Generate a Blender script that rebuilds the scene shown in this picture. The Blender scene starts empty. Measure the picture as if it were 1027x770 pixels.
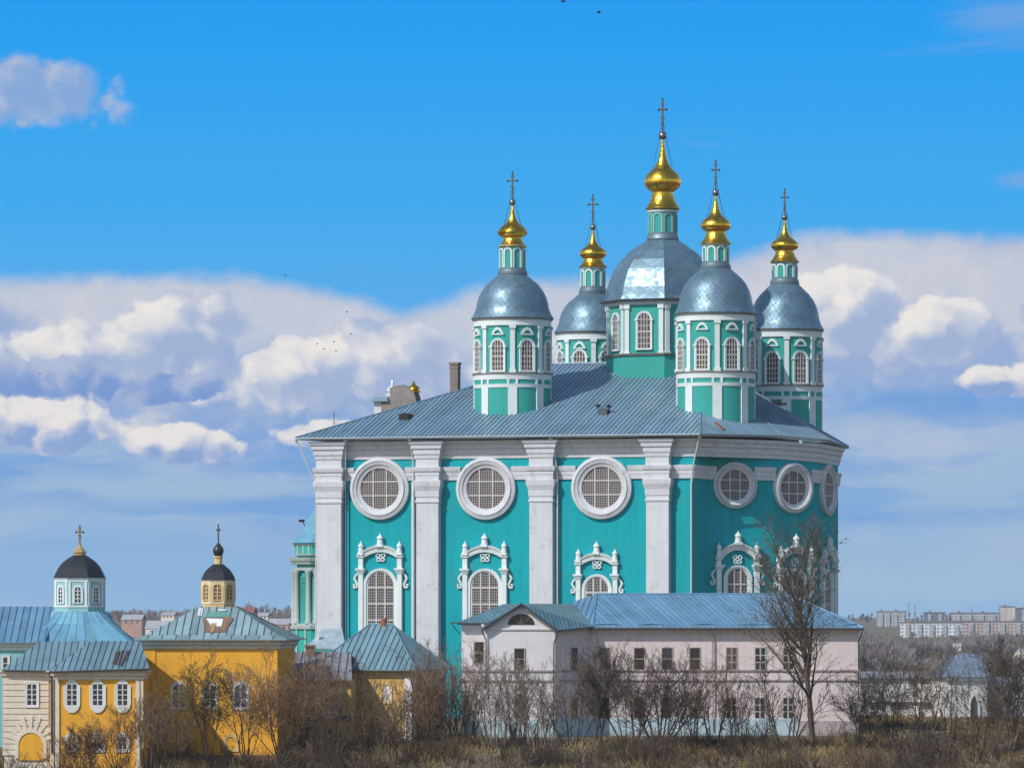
import bpy, bmesh, math, random
from mathutils import Vector, noise as mnoise

# ------------------------------------------------------------------ camera, sky, sun, exposure
SC = bpy.context.scene
COL = SC.collection
F, CX, HY, ZC = 5220.0, 513.5, 617.0, 40.0       # focal length in photo pixels, principal column, horizon row, eye height
cam_d = bpy.data.cameras.new('camera'); cam = bpy.data.objects.new('camera', cam_d); COL.objects.link(cam)
cam.location = (0, 0, ZC); cam.rotation_euler = (math.radians(90), 0, 0)
cam_d.sensor_width = 36.0; cam_d.lens = 36.0 * F / 1027.0; cam_d.shift_y = (HY - 385.0) / 1027.0
cam_d.clip_start = 1.0; cam_d.clip_end = 40000.0
SC.camera = cam
SC.view_settings.view_transform = 'Standard'; SC.view_settings.look = 'None'
SC.view_settings.exposure = 0.0; SC.view_settings.gamma = 1.0; SC.view_settings.use_curve_mapping = False
SUN_AZ, SUN_EL = math.radians(48), math.radians(41)   # azimuth to the left of the direction back to the camera
SKY = 0.15
to_sun = Vector((-math.sin(SUN_AZ) * math.cos(SUN_EL), -math.cos(SUN_AZ) * math.cos(SUN_EL), math.sin(SUN_EL)))
sun_d = bpy.data.lights.new('sun', 'SUN'); sun = bpy.data.objects.new('sun', sun_d); COL.objects.link(sun)
sun_d.energy = 3.7; sun_d.angle = math.radians(0.5); sun_d.color = (1.0, 0.955, 0.89)
sun.rotation_euler = to_sun.to_track_quat('Z', 'Y').to_euler(); sun.location = (-200, 300, 300)

def lin(r, g, b):
    return tuple(((c / 255.0) / 12.92 if c / 255.0 <= 0.04045 else ((c / 255.0 + 0.055) / 1.055) ** 2.4) for c in (r, g, b))

world = bpy.data.worlds.new('World'); SC.world = world; world.use_nodes = True
WN, WL = world.node_tree.nodes, world.node_tree.links
WN.clear()
class NB:
    "small helper that writes node maths"
    def __init__(s, nt): s.n, s.l = nt.nodes, nt.links
    def put(s, sock, v):
        if hasattr(v, 'is_output'): s.l.new(v, sock)
        else: sock.default_value = v
    def m(s, op, a, b=0.0, c=0.0):
        n = s.n.new('ShaderNodeMath'); n.operation = op
        for i, v in enumerate((a, b, c)): s.put(n.inputs[i], v)
        return n.outputs[0]
    def add(s, a, b): return s.m('ADD', a, b)
    def sub(s, a, b): return s.m('SUBTRACT', a, b)
    def mul(s, a, b): return s.m('MULTIPLY', a, b)
    def sm(s, e0, e1, x, o0=0.0, o1=1.0):
        n = s.n.new('ShaderNodeMapRange'); n.interpolation_type = 'SMOOTHSTEP'
        for i, v in enumerate((x, e0, e1, o0, o1)): s.put(n.inputs[i], v)
        return n.outputs[0]
    def gauss(s, x, c, w):
        t = s.mul(s.sub(x, c), 1.0 / w); return s.m('POWER', math.e, s.mul(s.mul(t, t), -1.0))
    def vec(s, x, y, z=0.0):
        n = s.n.new('ShaderNodeCombineXYZ')
        for i, v in enumerate((x, y, z)): s.put(n.inputs[i], v)
        return n.outputs[0]
    def noise(s, v, scale, detail=4.0, rough=0.5, dist=0.0):
        n = s.n.new('ShaderNodeTexNoise'); n.noise_dimensions = '3D'
        s.put(n.inputs['Vector'], v); n.inputs['Scale'].default_value = scale; n.inputs['Detail'].default_value = detail
        n.inputs['Roughness'].default_value = rough; n.inputs['Distortion'].default_value = dist
        return n.outputs[0]
    def mix(s, f, a, b, mode='MIX'):
        n = s.n.new('ShaderNodeMix'); n.data_type = 'RGBA'; n.blend_type = mode
        s.put(n.inputs[0], f)
        for i, v in ((6, a), (7, b)):
            s.put(n.inputs[i], v if hasattr(v, 'is_output') else (v[0], v[1], v[2], 1.0))
        return n.outputs[2]
    def ramp(s, x, stops):
        n = s.n.new('ShaderNodeValToRGB'); s.put(n.inputs[0], x); e = n.color_ramp.elements
        while len(e) < len(stops): e.new(0.5)
        for k, (p, c) in enumerate(stops): e[k].position = p; e[k].color = (c[0], c[1], c[2], 1.0)
        return n.outputs[0]

def build_sky():
    b = NB(world.node_tree)
    tc = WN.new('ShaderNodeTexCoord'); sp = WN.new('ShaderNodeSeparateXYZ'); WL.new(tc.outputs['Generated'], sp.inputs[0])
    X = b.mul(b.m('ARCTAN2', sp.outputs[0], sp.outputs[1]), 52.2)          # azimuth, 52.2 units to the radian
    H = b.mul(b.m('ARCSINE', sp.outputs[2]), 52.2)                         # elevation above the horizon
    # clear air near the horizon
    col = b.ramp(b.mul(H, 1 / 8.0), [(0.0, lin(132, 184, 226)), (0.10, lin(120, 175, 226)), (0.30, lin(98, 172, 234)),
                                     (0.50, lin(62, 170, 238)), (0.72, lin(33, 158, 241)), (1.0, lin(22, 142, 238))])
    w1 = b.noise(b.vec(b.mul(X, 0.55), b.mul(H, 0.8), 3.1), 1.0, 3.0, 0.55)
    w2 = b.noise(b.vec(b.mul(X, 1.7), b.mul(H, 2.0), 7.7), 1.0, 6.0, 0.66)
    dw1, dw2 = b.sub(w1, 0.5), b.sub(w2, 0.5)
    Xw = b.add(X, b.mul(dw2, 0.62)); Hw = b.add(b.add(H, b.mul(dw1, 0.30)), b.mul(dw2, -0.22))
    # the top of the cloud bank
    Ht = b.add(b.add(3.40, b.mul(b.sm(1.4, 3.2, X), 0.40)), b.mul(b.gauss(X, -1.05, 0.75), -0.32))
    bank = b.sm(-0.09, 0.16, b.add(b.add(b.sub(Ht, H), b.mul(dw1, 0.22)), b.mul(dw2, 0.22)))
    bankc = b.ramp(b.mul(b.add(H, b.mul(dw1, 1.1)), 0.25), [(0.0, lin(136, 183, 222)), (0.12, lin(132, 177, 221)), (0.30, lin(154, 184, 217)),
                                     (0.52, lin(172, 188, 214)), (0.70, lin(198, 203, 216)), (0.86, lin(196, 199, 213)), (1.0, lin(170, 183, 212))])
    col = b.mix(b.mul(bank, 0.94), col, bankc)
    col = b.mix(b.mul(b.mul(bank, b.sm(-0.16, 0.20, b.add(b.mul(dw2, 0.9), dw1))), b.mul(b.sm(1.2, 2.4, H), 0.5)), col, lin(218, 218, 222))
    def puff(dx, dy, sc0, seed):
        "cauliflower height field: rounded lobes on rounded lobes"
        tot = None
        for sc, amp in ((1.0, 0.60), (2.2, 0.27), (5.0, 0.13)):
            vo = WN.new('ShaderNodeTexVoronoi'); vo.voronoi_dimensions = '2D'; vo.feature = 'F1'; vo.inputs['Scale'].default_value = sc0 * sc; vo.inputs['Randomness'].default_value = 1.0
            WL.new(b.vec(b.add(Xw, dx + seed), b.add(Hw, dy + seed * .7), 0), vo.inputs['Vector'])
            d = vo.outputs['Distance']; t = b.mul(b.sub(1.0, b.mul(b.mul(d, d), 1.6)), amp)
            tot = t if tot is None else b.add(tot, t)
        return tot
    nA = b.add(b.mul(dw1, 0.9), b.mul(dw2, 0.75))
    def blobs(lst, dx=0.0, dy=0.0):
        X_, H_ = (b.add(X, dx), b.add(H, dy)) if dx else (X, H)
        tot = None
        for cx, cy, wx, wy in lst:
            tx, ty = b.mul(b.sub(X_, cx), 1.0 / wx), b.mul(b.sub(H_, cy), 1.0 / wy)
            g = b.m('SUBTRACT', 1.0, b.m('SQRT', b.add(b.mul(tx, tx), b.mul(ty, ty))))
            tot = g if tot is None else b.m('MAXIMUM', tot, g)
        return b.mul(b.add(tot, 0.6), 0.65)
    fA = (puff(0, 0, 0.95, 4.6), puff(-0.13, 0.17, 0.95, 4.6))
    fB = (puff(0, 0, 1.25, 12.9), puff(-0.10, 0.13, 1.25, 12.9))
    def cumulus(col, lst, f, lit, shade, lo, hi, op=1.0, k=0.75, base=0.0):
        "env runs from 0 outside the heap to about 1 at its heart"
        env = blobs(lst); side = b.sub(env, blobs(lst, -0.06, 0.10))
        dens = b.add(b.add(env, nA), b.mul(b.sub(f[0], 0.62), k))
        mask = b.mul(b.mul(b.sm(lo, hi, dens), b.sm(0.0, 0.12, env)), b.mul(b.sm(0.0, 0.4, bank), op))
        rim = b.sm(lo + .55, lo + .02, dens)
        lightv = b.sm(-0.15, 0.46, b.add(b.add(b.sub(f[0], f[1]), b.mul(dw1, 0.8)), b.add(b.mul(side, 0.75), b.add(b.mul(rim, 0.14), base))))
        return b.mix(mask, col, b.mix(lightv, shade, lit))
    # broad lilac heaps, then bright heads
    env0 = ((-3.4, 2.35, 2.2, 0.75), (-0.9, 2.35, 1.2, 0.70), (4.2, 2.6, 1.6, 0.6), (-5.0, 2.5, 1.2, 0.7))
    col = cumulus(col, env0, fA, lin(212, 211, 219), lin(146, 171, 214), .30, .55, .92, base=-.04)
    # blue-grey bases, drawn out sideways
    s1 = b.noise(b.vec(b.mul(X, 0.42), b.mul(b.add(H, b.mul(dw1, 0.4)), 2.1), 11.3), 1.0, 4.0, 0.55)
    st = b.mul(b.mul(b.sm(0.47, 0.60, s1), b.sm(2.30, 1.75, H)), b.sm(0.55, 1.0, H))
    bandb = b.mul(b.add(b.gauss(b.add(H, b.mul(dw1, .35)), 1.56, 0.17), b.mul(b.gauss(b.add(H, b.mul(dw1, .25)), 1.10, 0.10), .8)), b.sm(-0.6, -2.2, X))
    bandr = b.mul(b.add(b.gauss(b.add(H, b.mul(dw1, .3)), 2.12, 0.16), b.mul(b.gauss(b.add(H, b.mul(dw1, .3)), 0.95, 0.13), .8)), b.sm(2.2, 3.4, X))
    st = b.m('MINIMUM', 1.0, b.add(b.mul(st, .7), b.mul(b.add(bandb, bandr), b.sm(.30, .52, s1))))
    col = b.mix(b.mul(st, 0.78), col, lin(98, 156, 220))
    envA = ((-4.25, 2.62, 1.1, 0.36), (-3.2, 2.85, 1.0, 0.28), (-2.3, 2.45, 1.1, 0.42), (-1.0, 2.55, 0.85, 0.58), (3.4, 3.0, 0.7, 0.36), (4.2, 2.85, 0.9, 0.36), (1.0, 2.9, 1.2, 0.35))
    col = cumulus(col, envA, fA, lin(236, 232, 228), lin(160, 179, 214), .34, .54)
    # dark heap and bright heaps low down
    col = cumulus(col, ((-4.6, 2.28, 0.85, 0.26), (-3.5, 2.25, .6, .22)), fB, lin(176, 188, 216), lin(118, 152, 210), .36, .50)
    envB = ((-4.6, 1.93, 0.95, 0.28), (-3.4, 1.74, 0.6, 0.2), (-0.35, 1.9, 0.8, 0.3), (4.85, 2.35, 0.6, 0.16), (-1.9, 1.8, .6, .16))
    col = cumulus(col, envB, fB, lin(233, 229, 226), lin(136, 164, 212), .36, .56)
    # thin lilac veil low down
    v1 = b.noise(b.vec(b.mul(X, 0.22), b.mul(H, 1.1), 21.0), 1.0, 3.0, 0.5)
    col = b.mix(b.mul(b.mul(b.sm(0.42, 0.62, v1), b.sm(1.45, 1.0, H)), 0.5), col, lin(174, 194, 216))
    # loose wisps in the blue
    e1 = b.add(blobs(((-4.75, 5.17, 0.75, 0.34),)), b.add(b.mul(dw2, 0.9), b.mul(b.sub(fB[0], .62), .55)))
    col = b.mix(b.mul(b.sm(0.26, 0.62, e1), 0.95), col, b.mix(b.sm(-.15, .35, b.sub(fB[0], fB[1])), lin(136, 170, 216), lin(176, 188, 216)))
    wn2 = b.noise(b.vec(b.add(b.mul(X, 0.35), b.mul(H, -0.5)), b.mul(H, 2.6), 37.0), 1.0, 5.0, 0.62, 0.3)
    e2 = b.add(b.mul(b.gauss(X, 5.0, 0.95), b.gauss(H, 5.95, 0.30)), b.mul(b.sub(wn2, 0.5), 2.2))
    col = b.mix(b.mul(b.sm(0.25, 1.1, e2), 0.75), col, lin(122, 166, 222))
    e3 = b.add(b.mul(b.gauss(X, 5.1, 0.40), b.gauss(H, 4.35, 0.12)), b.mul(b.sub(wn2, 0.5), 1.5))
    col = b.mix(b.mul(b.sm(0.30, 1.1, e3), 0.7), col, lin(130, 168, 222))
    k = 1.0 / SKY
    low = b.mix(1.0, col, (k, k, k), 'MULTIPLY')
    sky = WN.new('ShaderNodeTexSky'); sky.sky_type = 'NISHITA'; sky.sun_disc = False
    sky.sun_elevation = SUN_EL; sky.sun_rotation = math.atan2(to_sun.x, to_sun.y)
    sky.air_density = 1.0; sky.dust_density = 0.6; sky.ozone_density = 1.5
    bgs = []
    for c in (low, sky.outputs[0]):
        bg = WN.new('ShaderNodeBackground'); bg.inputs['Strength'].default_value = SKY; WL.new(c, bg.inputs['Color']); bgs.append(bg)
    near = b.mul(b.mul(b.sm(14.0, 7.5, H), b.sm(-6.0, -3.0, H)), b.mul(b.sm(-24.0, -12.0, X), b.sm(24.0, 12.0, X)))
    ms = WN.new('ShaderNodeMixShader'); WL.new(near, ms.inputs[0]); WL.new(bgs[1].outputs[0], ms.inputs[1]); WL.new(bgs[0].outputs[0], ms.inputs[2])
    wo = WN.new('ShaderNodeOutputWorld'); WL.new(ms.outputs[0], wo.inputs['Surface'])
    world.cycles.sampling_method = 'MANUAL'; world.cycles.sample_map_resolution = 256
build_sky()
SC.cycles.use_denoising = True; SC.cycles.use_adaptive_sampling = False
SC.cycles.max_bounces = 6; SC.cycles.diffuse_bounces = 3; SC.cycles.glossy_bounces = 3; SC.cycles.volume_bounces = 0
SC.cycles.caustics_reflective = False; SC.cycles.caustics_refractive = False

# ------------------------------------------------------------------ helpers
def P(px, py, Y):
    "point at distance Y seen at this place of the photograph"
    return Vector(((px - CX) / F * Y, Y, ZC + (HY - py) / F * Y))
def ray_plane(px, py, p0, n):
    d = Vector(((px - CX) / F, 1.0, (HY - py) / F)); c = Vector((0, 0, ZC))
    return c + d * ((p0 - c).dot(n) / d.dot(n))

class Fr:
    "upright wall plane: T runs to the right, N points out of the wall"
    def __init__(s, O, T):
        s.O = Vector((O[0], O[1], 0)); s.T = Vector((T[0], T[1], 0)).normalized(); s.N = Vector((s.T.y, -s.T.x, 0))
    def p(s, a, o, z): return s.O + s.T * a + s.N * o + Vector((0, 0, z))
    def a(s, px, o=0.0):
        k = (px - CX) / F; q = s.O + s.N * o
        return (k * q.y - q.x) / (s.T.x - k * s.T.y)
    def Y(s, px, o=0.0): return s.O.y + s.N.y * o + s.a(px, o) * s.T.y
    def z(s, px, py, o=0.0): return ZC + (HY - py) / F * s.Y(px, o)
    def q(s, px, py, o=0.0): return s.p(s.a(px, o), o, s.z(px, py, o))
def frame_yaw(px, Y, deg):
    "frame through the point seen at px, turned so that its right end comes nearer by deg"
    t = math.radians(deg); return Fr(((px - CX) / F * Y, Y), (math.cos(t), -math.sin(t)))

def root_of(o):
    while o.parent: o = o.parent
    return o
class M:
    def __init__(s): s.v, s.f, s.mi, s.tn, s.sm, s.uv = [], [], [], [], [], []
    def add(s, vs, fs, mi=0, tone=0.5, smooth=False, uvs=None):
        b = len(s.v); s.v += [Vector(v) for v in vs]
        for k, f in enumerate(fs):
            s.f.append([b + i for i in f]); s.mi.append(mi); s.tn.append(tone); s.sm.append(smooth)
            s.uv.append(uvs[k] if uvs else None)
    def poly(s, pts, mi=0, tone=0.5): s.add(pts, [list(range(len(pts)))], mi, tone)
    def hexa(s, b, t, mi=0, tone=0.5):
        "prism between two rings with the same number of points"
        n = len(b); fs = [list(range(n))[::-1], list(range(n, 2 * n))]
        fs += [[i, (i + 1) % n, n + (i + 1) % n, n + i] for i in range(n)]
        s.add(list(b) + list(t), fs, mi, tone)
    def prism(s, xy, z0, z1, mi=0, tone=0.5):
        s.hexa([Vector((p[0], p[1], z0)) for p in xy], [Vector((p[0], p[1], z1)) for p in xy], mi, tone)
    def box(s, fr, a0, a1, o0, o1, z0, z1, mi=0, tone=0.5):
        s.hexa([fr.p(a, o, z0) for a, o in ((a0, o0), (a1, o0), (a1, o1), (a0, o1))],
               [fr.p(a, o, z1) for a, o in ((a0, o0), (a1, o0), (a1, o1), (a0, o1))], mi, tone)
    def extrude(s, fr, pts, o0, o1, mi=0, tone=0.5):
        s.hexa([fr.p(a, o0, z) for a, z in pts], [fr.p(a, o1, z) for a, z in pts], mi, tone)
    def band(s, fr, outer, inner, o0, o1, closed=True, mi=0, o2=None):
        "moulding between two outlines"
        n = len(outer); o2 = o1 if o2 is None else o2
        vs = [fr.p(a, o0, z) for a, z in outer] + [fr.p(a, o1, z) for a, z in outer] + \
             [fr.p(a, o2, z) for a, z in inner] + [fr.p(a, o0, z) for a, z in inner]
        fs = []
        for i in range(n if closed else n - 1):
            j = (i + 1) % n
            for k in range(3): fs.append([k * n + i, k * n + j, (k + 1) * n + j, (k + 1) * n + i])
            fs.append([3 * n + i, 3 * n + j, j, i])
        if not closed: fs += [[0, n, 2 * n, 3 * n], [n - 1, 4 * n - 1, 3 * n - 1, 2 * n - 1]]
        s.add(vs, fs, mi)
    def sweep(s, path, prof, mi=0, zoff=None, closed=False):
        "moulding profile (out, z) run along a plan path from left to right"
        pts = [Vector((p[0], p[1], 0)) for p in path]; n = len(pts); out = []
        for i in range(n):
            ns = []
            for k, j in ((i - 1, i), (i, i + 1)):
                if closed or (k >= 0 and j < n):
                    t = (pts[j % n] - pts[k % n]).normalized(); ns.append(Vector((t.y, -t.x, 0)))
            if len(ns) == 2:
                m_ = ns[0] + ns[1]; m_ = m_ / max(0.25, 1 + ns[0].dot(ns[1]))
            else: m_ = ns[0]
            out.append(m_)
        k = len(prof); vs = []
        for i in range(n):
            dz = zoff[i] if zoff else 0.0
            vs += [pts[i] + out[i] * o + Vector((0, 0, z + dz)) for o, z in prof]
        fs = []
        for i in range(n if closed else n - 1):
            j = (i + 1) % n
            for c in range(k): fs.append([i * k + c, j * k + c, j * k + (c + 1) % k, i * k + (c + 1) % k])
        if not closed: fs += [list(range(k)), [(n - 1) * k + c for c in range(k)][::-1]]
        s.add(vs, fs, mi)
    def lathe(s, x, y, prof, seg=32, mi=0, smooth=True, phase=0.0, uvn=None):
        vs, fs, uvs = [], [], []; k = len(prof); L = [0.0]
        for i in range(1, k): L.append(L[-1] + math.hypot(prof[i][0] - prof[i - 1][0], prof[i][1] - prof[i - 1][1]))
        for i in range(seg):
            a = phase + 2 * math.pi * i / seg
            vs += [Vector((x + r * math.cos(a), y + r * math.sin(a), z)) for r, z in prof]
        for i in range(seg):
            j = (i + 1) % seg
            for c in range(k - 1):
                if prof[c][0] < 1e-6 and prof[c + 1][0] < 1e-6: continue
                fs.append([i * k + c, j * k + c, j * k + c + 1, i * k + c + 1])
                u0, u1 = (uvn or 1) * i / seg, (uvn or 1) * (i + 1) / seg
                uvs.append([(u0, L[c]), (u1, L[c]), (u1, L[c + 1]), (u0, L[c + 1])])
        fs += [[i * k for i in range(seg)][::-1], [i * k + k - 1 for i in range(seg)]]; uvs += [None, None]
        s.add(vs, fs, mi, 0.5, smooth, uvs)
    def tube(s, pts, rad, seg=6, mi=0, cap=True, smooth=True):
        pts = [Vector(p) for p in pts]; n = len(pts)
        if not isinstance(rad, (list, tuple)): rad = [rad] * n
        vs, fs = [], []; ref = None
        for i in range(n):
            t = (pts[min(n - 1, i + 1)] - pts[max(0, i - 1)]).normalized()
            if ref is None: ref = Vector((0, 0, 1)) if abs(t.z) < 0.9 else Vector((1, 0, 0))
            u = t.cross(ref).normalized(); w = t.cross(u); ref = u.cross(t)
            for k in range(seg):
                a = 2 * math.pi * k / seg; vs.append(pts[i] + (u * math.cos(a) + w * math.sin(a)) * rad[i])
        for i in range(n - 1):
            for k in range(seg): fs.append([i * seg + k, i * seg + (k + 1) % seg, (i + 1) * seg + (k + 1) % seg, (i + 1) * seg + k])
        if cap: fs += [list(range(seg))[::-1], [(n - 1) * seg + k for k in range(seg)]]
        s.add(vs, fs, mi, 0.5, smooth)
    def roof(s, pts, spacing=0.6, mi=0, rib=0.06, thick=0.12, seam=True, rng=random.Random(1), skew=0.0):
        "one slope of sheet metal: strips running down the slope with standing seams between them"
        pts = [Vector(p) for p in pts]; c = sum(pts, Vector()) / len(pts); n = Vector()
        for i in range(len(pts)): n += (pts[i] - c).cross(pts[(i + 1) % len(pts)] - c)
        n.normalize()
        if n.z < 0: n = -n; pts = pts[::-1]
        dn = (Vector((0, 0, -1)) - n * (-n.z)).normalized(); dn = (dn + n.cross(dn) * skew).normalized(); hx = n.cross(dn).normalized()
        # body below the sheets
        low = [p - Vector((0, 0, thick)) for p in pts]; q = [p - Vector((0, 0, 0.01)) for p in pts]
        s.hexa(low, q, mi, 0.4)
        sv = [(p - c).dot(hx) for p in pts]; s0, s1 = min(sv), max(sv); k = max(1, round((s1 - s0) / spacing)); d = (s1 - s0) / k
        def clip(pl, lim, sign):
            out = []
            for i in range(len(pl)):
                A, B = pl[i], pl[(i + 1) % len(pl)]; fa = sign * ((A - c).dot(hx) - lim); fb = sign * ((B - c).dot(hx) - lim)
                if fa >= 0: out.append(A)
                if (fa > 0) != (fb > 0) and abs(fa - fb) > 1e-9: out.append(A + (B - A) * (fa / (fa - fb)))
            return out
        for i in range(k):
            pl = clip(clip(pts, s0 + i * d, 1), s0 + (i + 1) * d, -1)
            if len(pl) >= 3: s.poly(pl, mi, rng.random())
            if i and seam:
                lim = s0 + i * d; hit = []
                for e in range(len(pts)):
                    A, B = pts[e], pts[(e + 1) % len(pts)]; fa = (A - c).dot(hx) - lim; fb = (B - c).dot(hx) - lim
                    if (fa > 0) != (fb > 0): hit.append(A + (B - A) * (fa / (fa - fb)))
                if len(hit) == 2 and (hit[0] - hit[1]).length > 0.25:
                    w = hx * rib * 0.5; h = n * (rib * 1.5); A, B = hit
                    s.hexa([A - w, A + w, B + w, B - w], [A - w * .7 + h, A + w * .7 + h, B + w * .7 + h, B - w * .7 + h], mi, -0.75)  # rib colour darkened to paint in the joint and its shadow line
    def build(s, name, mats, parent=None, loc=None, recalc=True):
        if not isinstance(mats, (list, tuple)): mats = [mats]
        L = Vector(loc) if loc is not None else (root_of(parent).location.copy() if parent else Vector())
        me = bpy.data.meshes.new(name); me.from_pydata([v - L for v in s.v], [], s.f)
        for m_ in mats: me.materials.append(m_)
        me.polygons.foreach_set('material_index', s.mi); me.polygons.foreach_set('use_smooth', s.sm)
        at = me.attributes.new('tone', 'FLOAT', 'FACE'); at.data.foreach_set('value', s.tn)
        if any(u is not None for u in s.uv):
            ul = me.uv_layers.new(name='sheet')
            for p_, u in zip(me.polygons, s.uv):
                if u:
                    for li, c in zip(p_.loop_indices, u): ul.data[li].uv = c
        if recalc:
            bm = bmesh.new(); bm.from_mesh(me); bmesh.ops.recalc_face_normals(bm, faces=bm.faces); bm.to_mesh(me); bm.free()
        if any(s.sm):
            try: me.set_sharp_from_angle(angle=math.radians(42))
            except Exception: pass
        me.update()
        o = bpy.data.objects.new(name, me); COL.objects.link(o); o.location = (0, 0, 0) if parent else L
        if parent: o.parent = parent
        return o
def tag(o, label=None, cat=None, group=None, kind=None):
    for k, v in (('label', label), ('category', cat), ('group', group), ('kind', kind)):
        if v: o[k] = v
    return o
def thing(name, label, cat, loc, group=None):
    o = bpy.data.objects.new(name, None); COL.objects.link(o); o.location = loc; o.empty_display_size = 1.0
    return tag(o, label, cat, group)
def circ(ac, zc, r, n=40, sx=1.0): return [(ac + sx * r * math.cos(2 * math.pi * i / n), zc + r * math.sin(2 * math.pi * i / n)) for i in range(n)]
def arch(ac, zb, zt, w, n=14):
    "outline of a round-headed opening, foot right, round the head, foot left"
    r = w / 2; zs = zt - r
    return [(ac + r, zb)] + [(ac + r * math.cos(math.pi * i / n), zs + r * math.sin(math.pi * i / n)) for i in range(n + 1)] + [(ac - r, zb)]
def segarch(ac, w, z_end, rise, n=12):
    return [(ac + w / 2 * (1 - 2 * i / n), z_end + rise * (1 - (1 - 2 * i / n) ** 2)) for i in range(n + 1)]

# ------------------------------------------------------------------ materials
MATS = {}
def mat(name, rgb, rough=0.8, metal=0.0, big=0.10, fine=0.06, streak=0.0, tone=0.0, dirt=None, dirt_amt=0.0, bump=0.0, bscale=6.0, spec=0.3, scale=0.25):
    if name in MATS: return MATS[name]
    m = bpy.data.materials.new(name); m.use_nodes = True; nt = m.node_tree; b = NB(nt)
    pr = nt.nodes['Principled BSDF']
    tc = nt.nodes.new('ShaderNodeTexCoord'); ob = tc.outputs['Object']
    v = 1.0
    fac = b.add(b.mul(b.sub(b.noise(ob, scale, 5.0, 0.6), 0.5), 4 * big), b.mul(b.sub(b.noise(ob, scale * 14, 4.0, 0.6), 0.5), 4 * fine))
    if streak:
        mp = nt.nodes.new('ShaderNodeMapping'); mp.inputs['Scale'].default_value = (2.2, 2.2, 0.10); nt.links.new(ob, mp.inputs['Vector'])
        fac = b.add(fac, b.mul(b.sub(b.noise(mp.outputs[0], 1.0, 5.0, 0.65), 0.5), 4 * streak))
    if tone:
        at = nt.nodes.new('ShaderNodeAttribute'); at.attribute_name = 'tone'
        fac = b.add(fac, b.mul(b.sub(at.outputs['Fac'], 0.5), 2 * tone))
    k = b.add(1.0, fac); kk = b.vec(k, k, k)
    c = b.mix(1.0, rgb, kk, 'MULTIPLY')
    if dirt_amt:
        dm = b.sm(0.52, 0.72, b.noise(ob, scale * 2.3, 6.0, 0.68, 0.6))
        c = b.mix(b.mul(dm, dirt_amt), c, dirt)
    nt.links.new(c, pr.inputs['Base Color'])
    pr.inputs['Roughness'].default_value = rough; pr.inputs['Metallic'].default_value = metal
    pr.inputs['Specular IOR Level'].default_value = spec
    if bump:
        bp = nt.nodes.new('ShaderNodeBump'); bp.inputs['Strength'].default_value = bump; bp.inputs['Distance'].default_value = 0.05
        nt.links.new(b.noise(ob, bscale, 4.0, 0.6), bp.inputs['Height']); nt.links.new(bp.outputs[0], pr.inputs['Normal'])
    MATS[name] = m; return m
def dome_mat(name, rgb, rough, metal, rows, amt=0.22, diamond=True):
    "metal sheets laid in diamonds; the sheet grid lives in the surface's own uv"
    m = bpy.data.materials.new(name); m.use_nodes = True; nt = m.node_tree; b = NB(nt); pr = nt.nodes['Principled BSDF']
    tc = nt.nodes.new('ShaderNodeTexCoord'); sp = nt.nodes.new('ShaderNodeSeparateXYZ'); nt.links.new(tc.outputs['UV'], sp.inputs[0])
    u, v = sp.outputs[0], b.mul(sp.outputs[1], rows)
    p, q = (b.add(u, v), b.sub(u, v)) if diamond else (u, v)
    cell = b.vec(b.m('FLOOR', p), b.m('FLOOR', q), 0.0)
    wn = nt.nodes.new('ShaderNodeTexWhiteNoise'); wn.noise_dimensions = '3D'; nt.links.new(cell, wn.inputs['Vector'])
    r = wn.outputs['Value']
    fp, fq = b.m('FRACT', p), b.m('FRACT', q)
    edge = b.m('MINIMUM', b.m('MINIMUM', fp, b.sub(1.0, fp)), b.m('MINIMUM', fq, b.sub(1.0, fq)))
    seam = b.sm(0.0, 0.10, edge)
    bign = b.noise(tc.outputs['Object'], 0.5, 4.0, 0.6)
    k = b.add(1.0, b.add(b.mul(b.sub(r, 0.5), 2 * amt), b.mul(b.sub(bign, 0.5), 0.7)))
    k = b.mul(k, b.add(0.80, b.mul(seam, 0.20)))
    nt.links.new(b.mix(1.0, rgb, b.vec(k, k, k), 'MULTIPLY'), pr.inputs['Base Color'])
    nt.links.new(b.add(rough - 0.14, b.mul(b.sm(.35, .65, b.noise(tc.outputs['Object'], 0.9, 4.0, 0.65, 0.5)), 0.24)), pr.inputs['Roughness']); pr.inputs['Metallic'].default_value = metal
    bp = nt.nodes.new('ShaderNodeBump'); bp.inputs['Strength'].default_value = 0.28; bp.inputs['Distance'].default_value = 0.05
    hgt = b.add(b.add(b.mul(seam, 0.5), b.mul(b.mul(r, fp), 0.8)), b.mul(b.noise(tc.outputs['Object'], 1.6, 3.0, 0.5), 1.2))
    nt.links.new(hgt, bp.inputs['Height']); nt.links.new(bp.outputs[0], pr.inputs['Normal'])
    return m
TEAL = mat('teal_plaster', (0.001, 0.310, 0.350), 0.85, big=0.08, fine=0.05, streak=0.10, dirt=(0.035, 0.255, 0.265), dirt_amt=0.75, scale=0.12, bump=.15, bscale=2.0)
TEAL2 = mat('drum_teal', (0.035, 0.33, 0.29), 0.8, big=0.08, fine=0.05, streak=0.05, dirt=(0.06, 0.25, 0.22), dirt_amt=0.35)
WHITE = mat('white_plaster', (0.54, 0.55, 0.58), 0.85, big=0.05, fine=0.04, streak=0.09, dirt=(0.34, 0.34, 0.35), dirt_amt=0.6, scale=0.3, bump=.2, bscale=3.0)
TRIM = mat('white_trim', (0.62, 0.68, 0.68), 0.8, big=0.05, fine=0.06, streak=0.04, dirt=(0.40, 0.42, 0.42), dirt_amt=0.3)
GRILLE = mat('grille_paint', (0.50, 0.47, 0.45), 0.7, big=0.05)
LATTICE = mat('lattice_iron', (0.30, 0.275, 0.275), 0.7, big=0.08)
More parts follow.
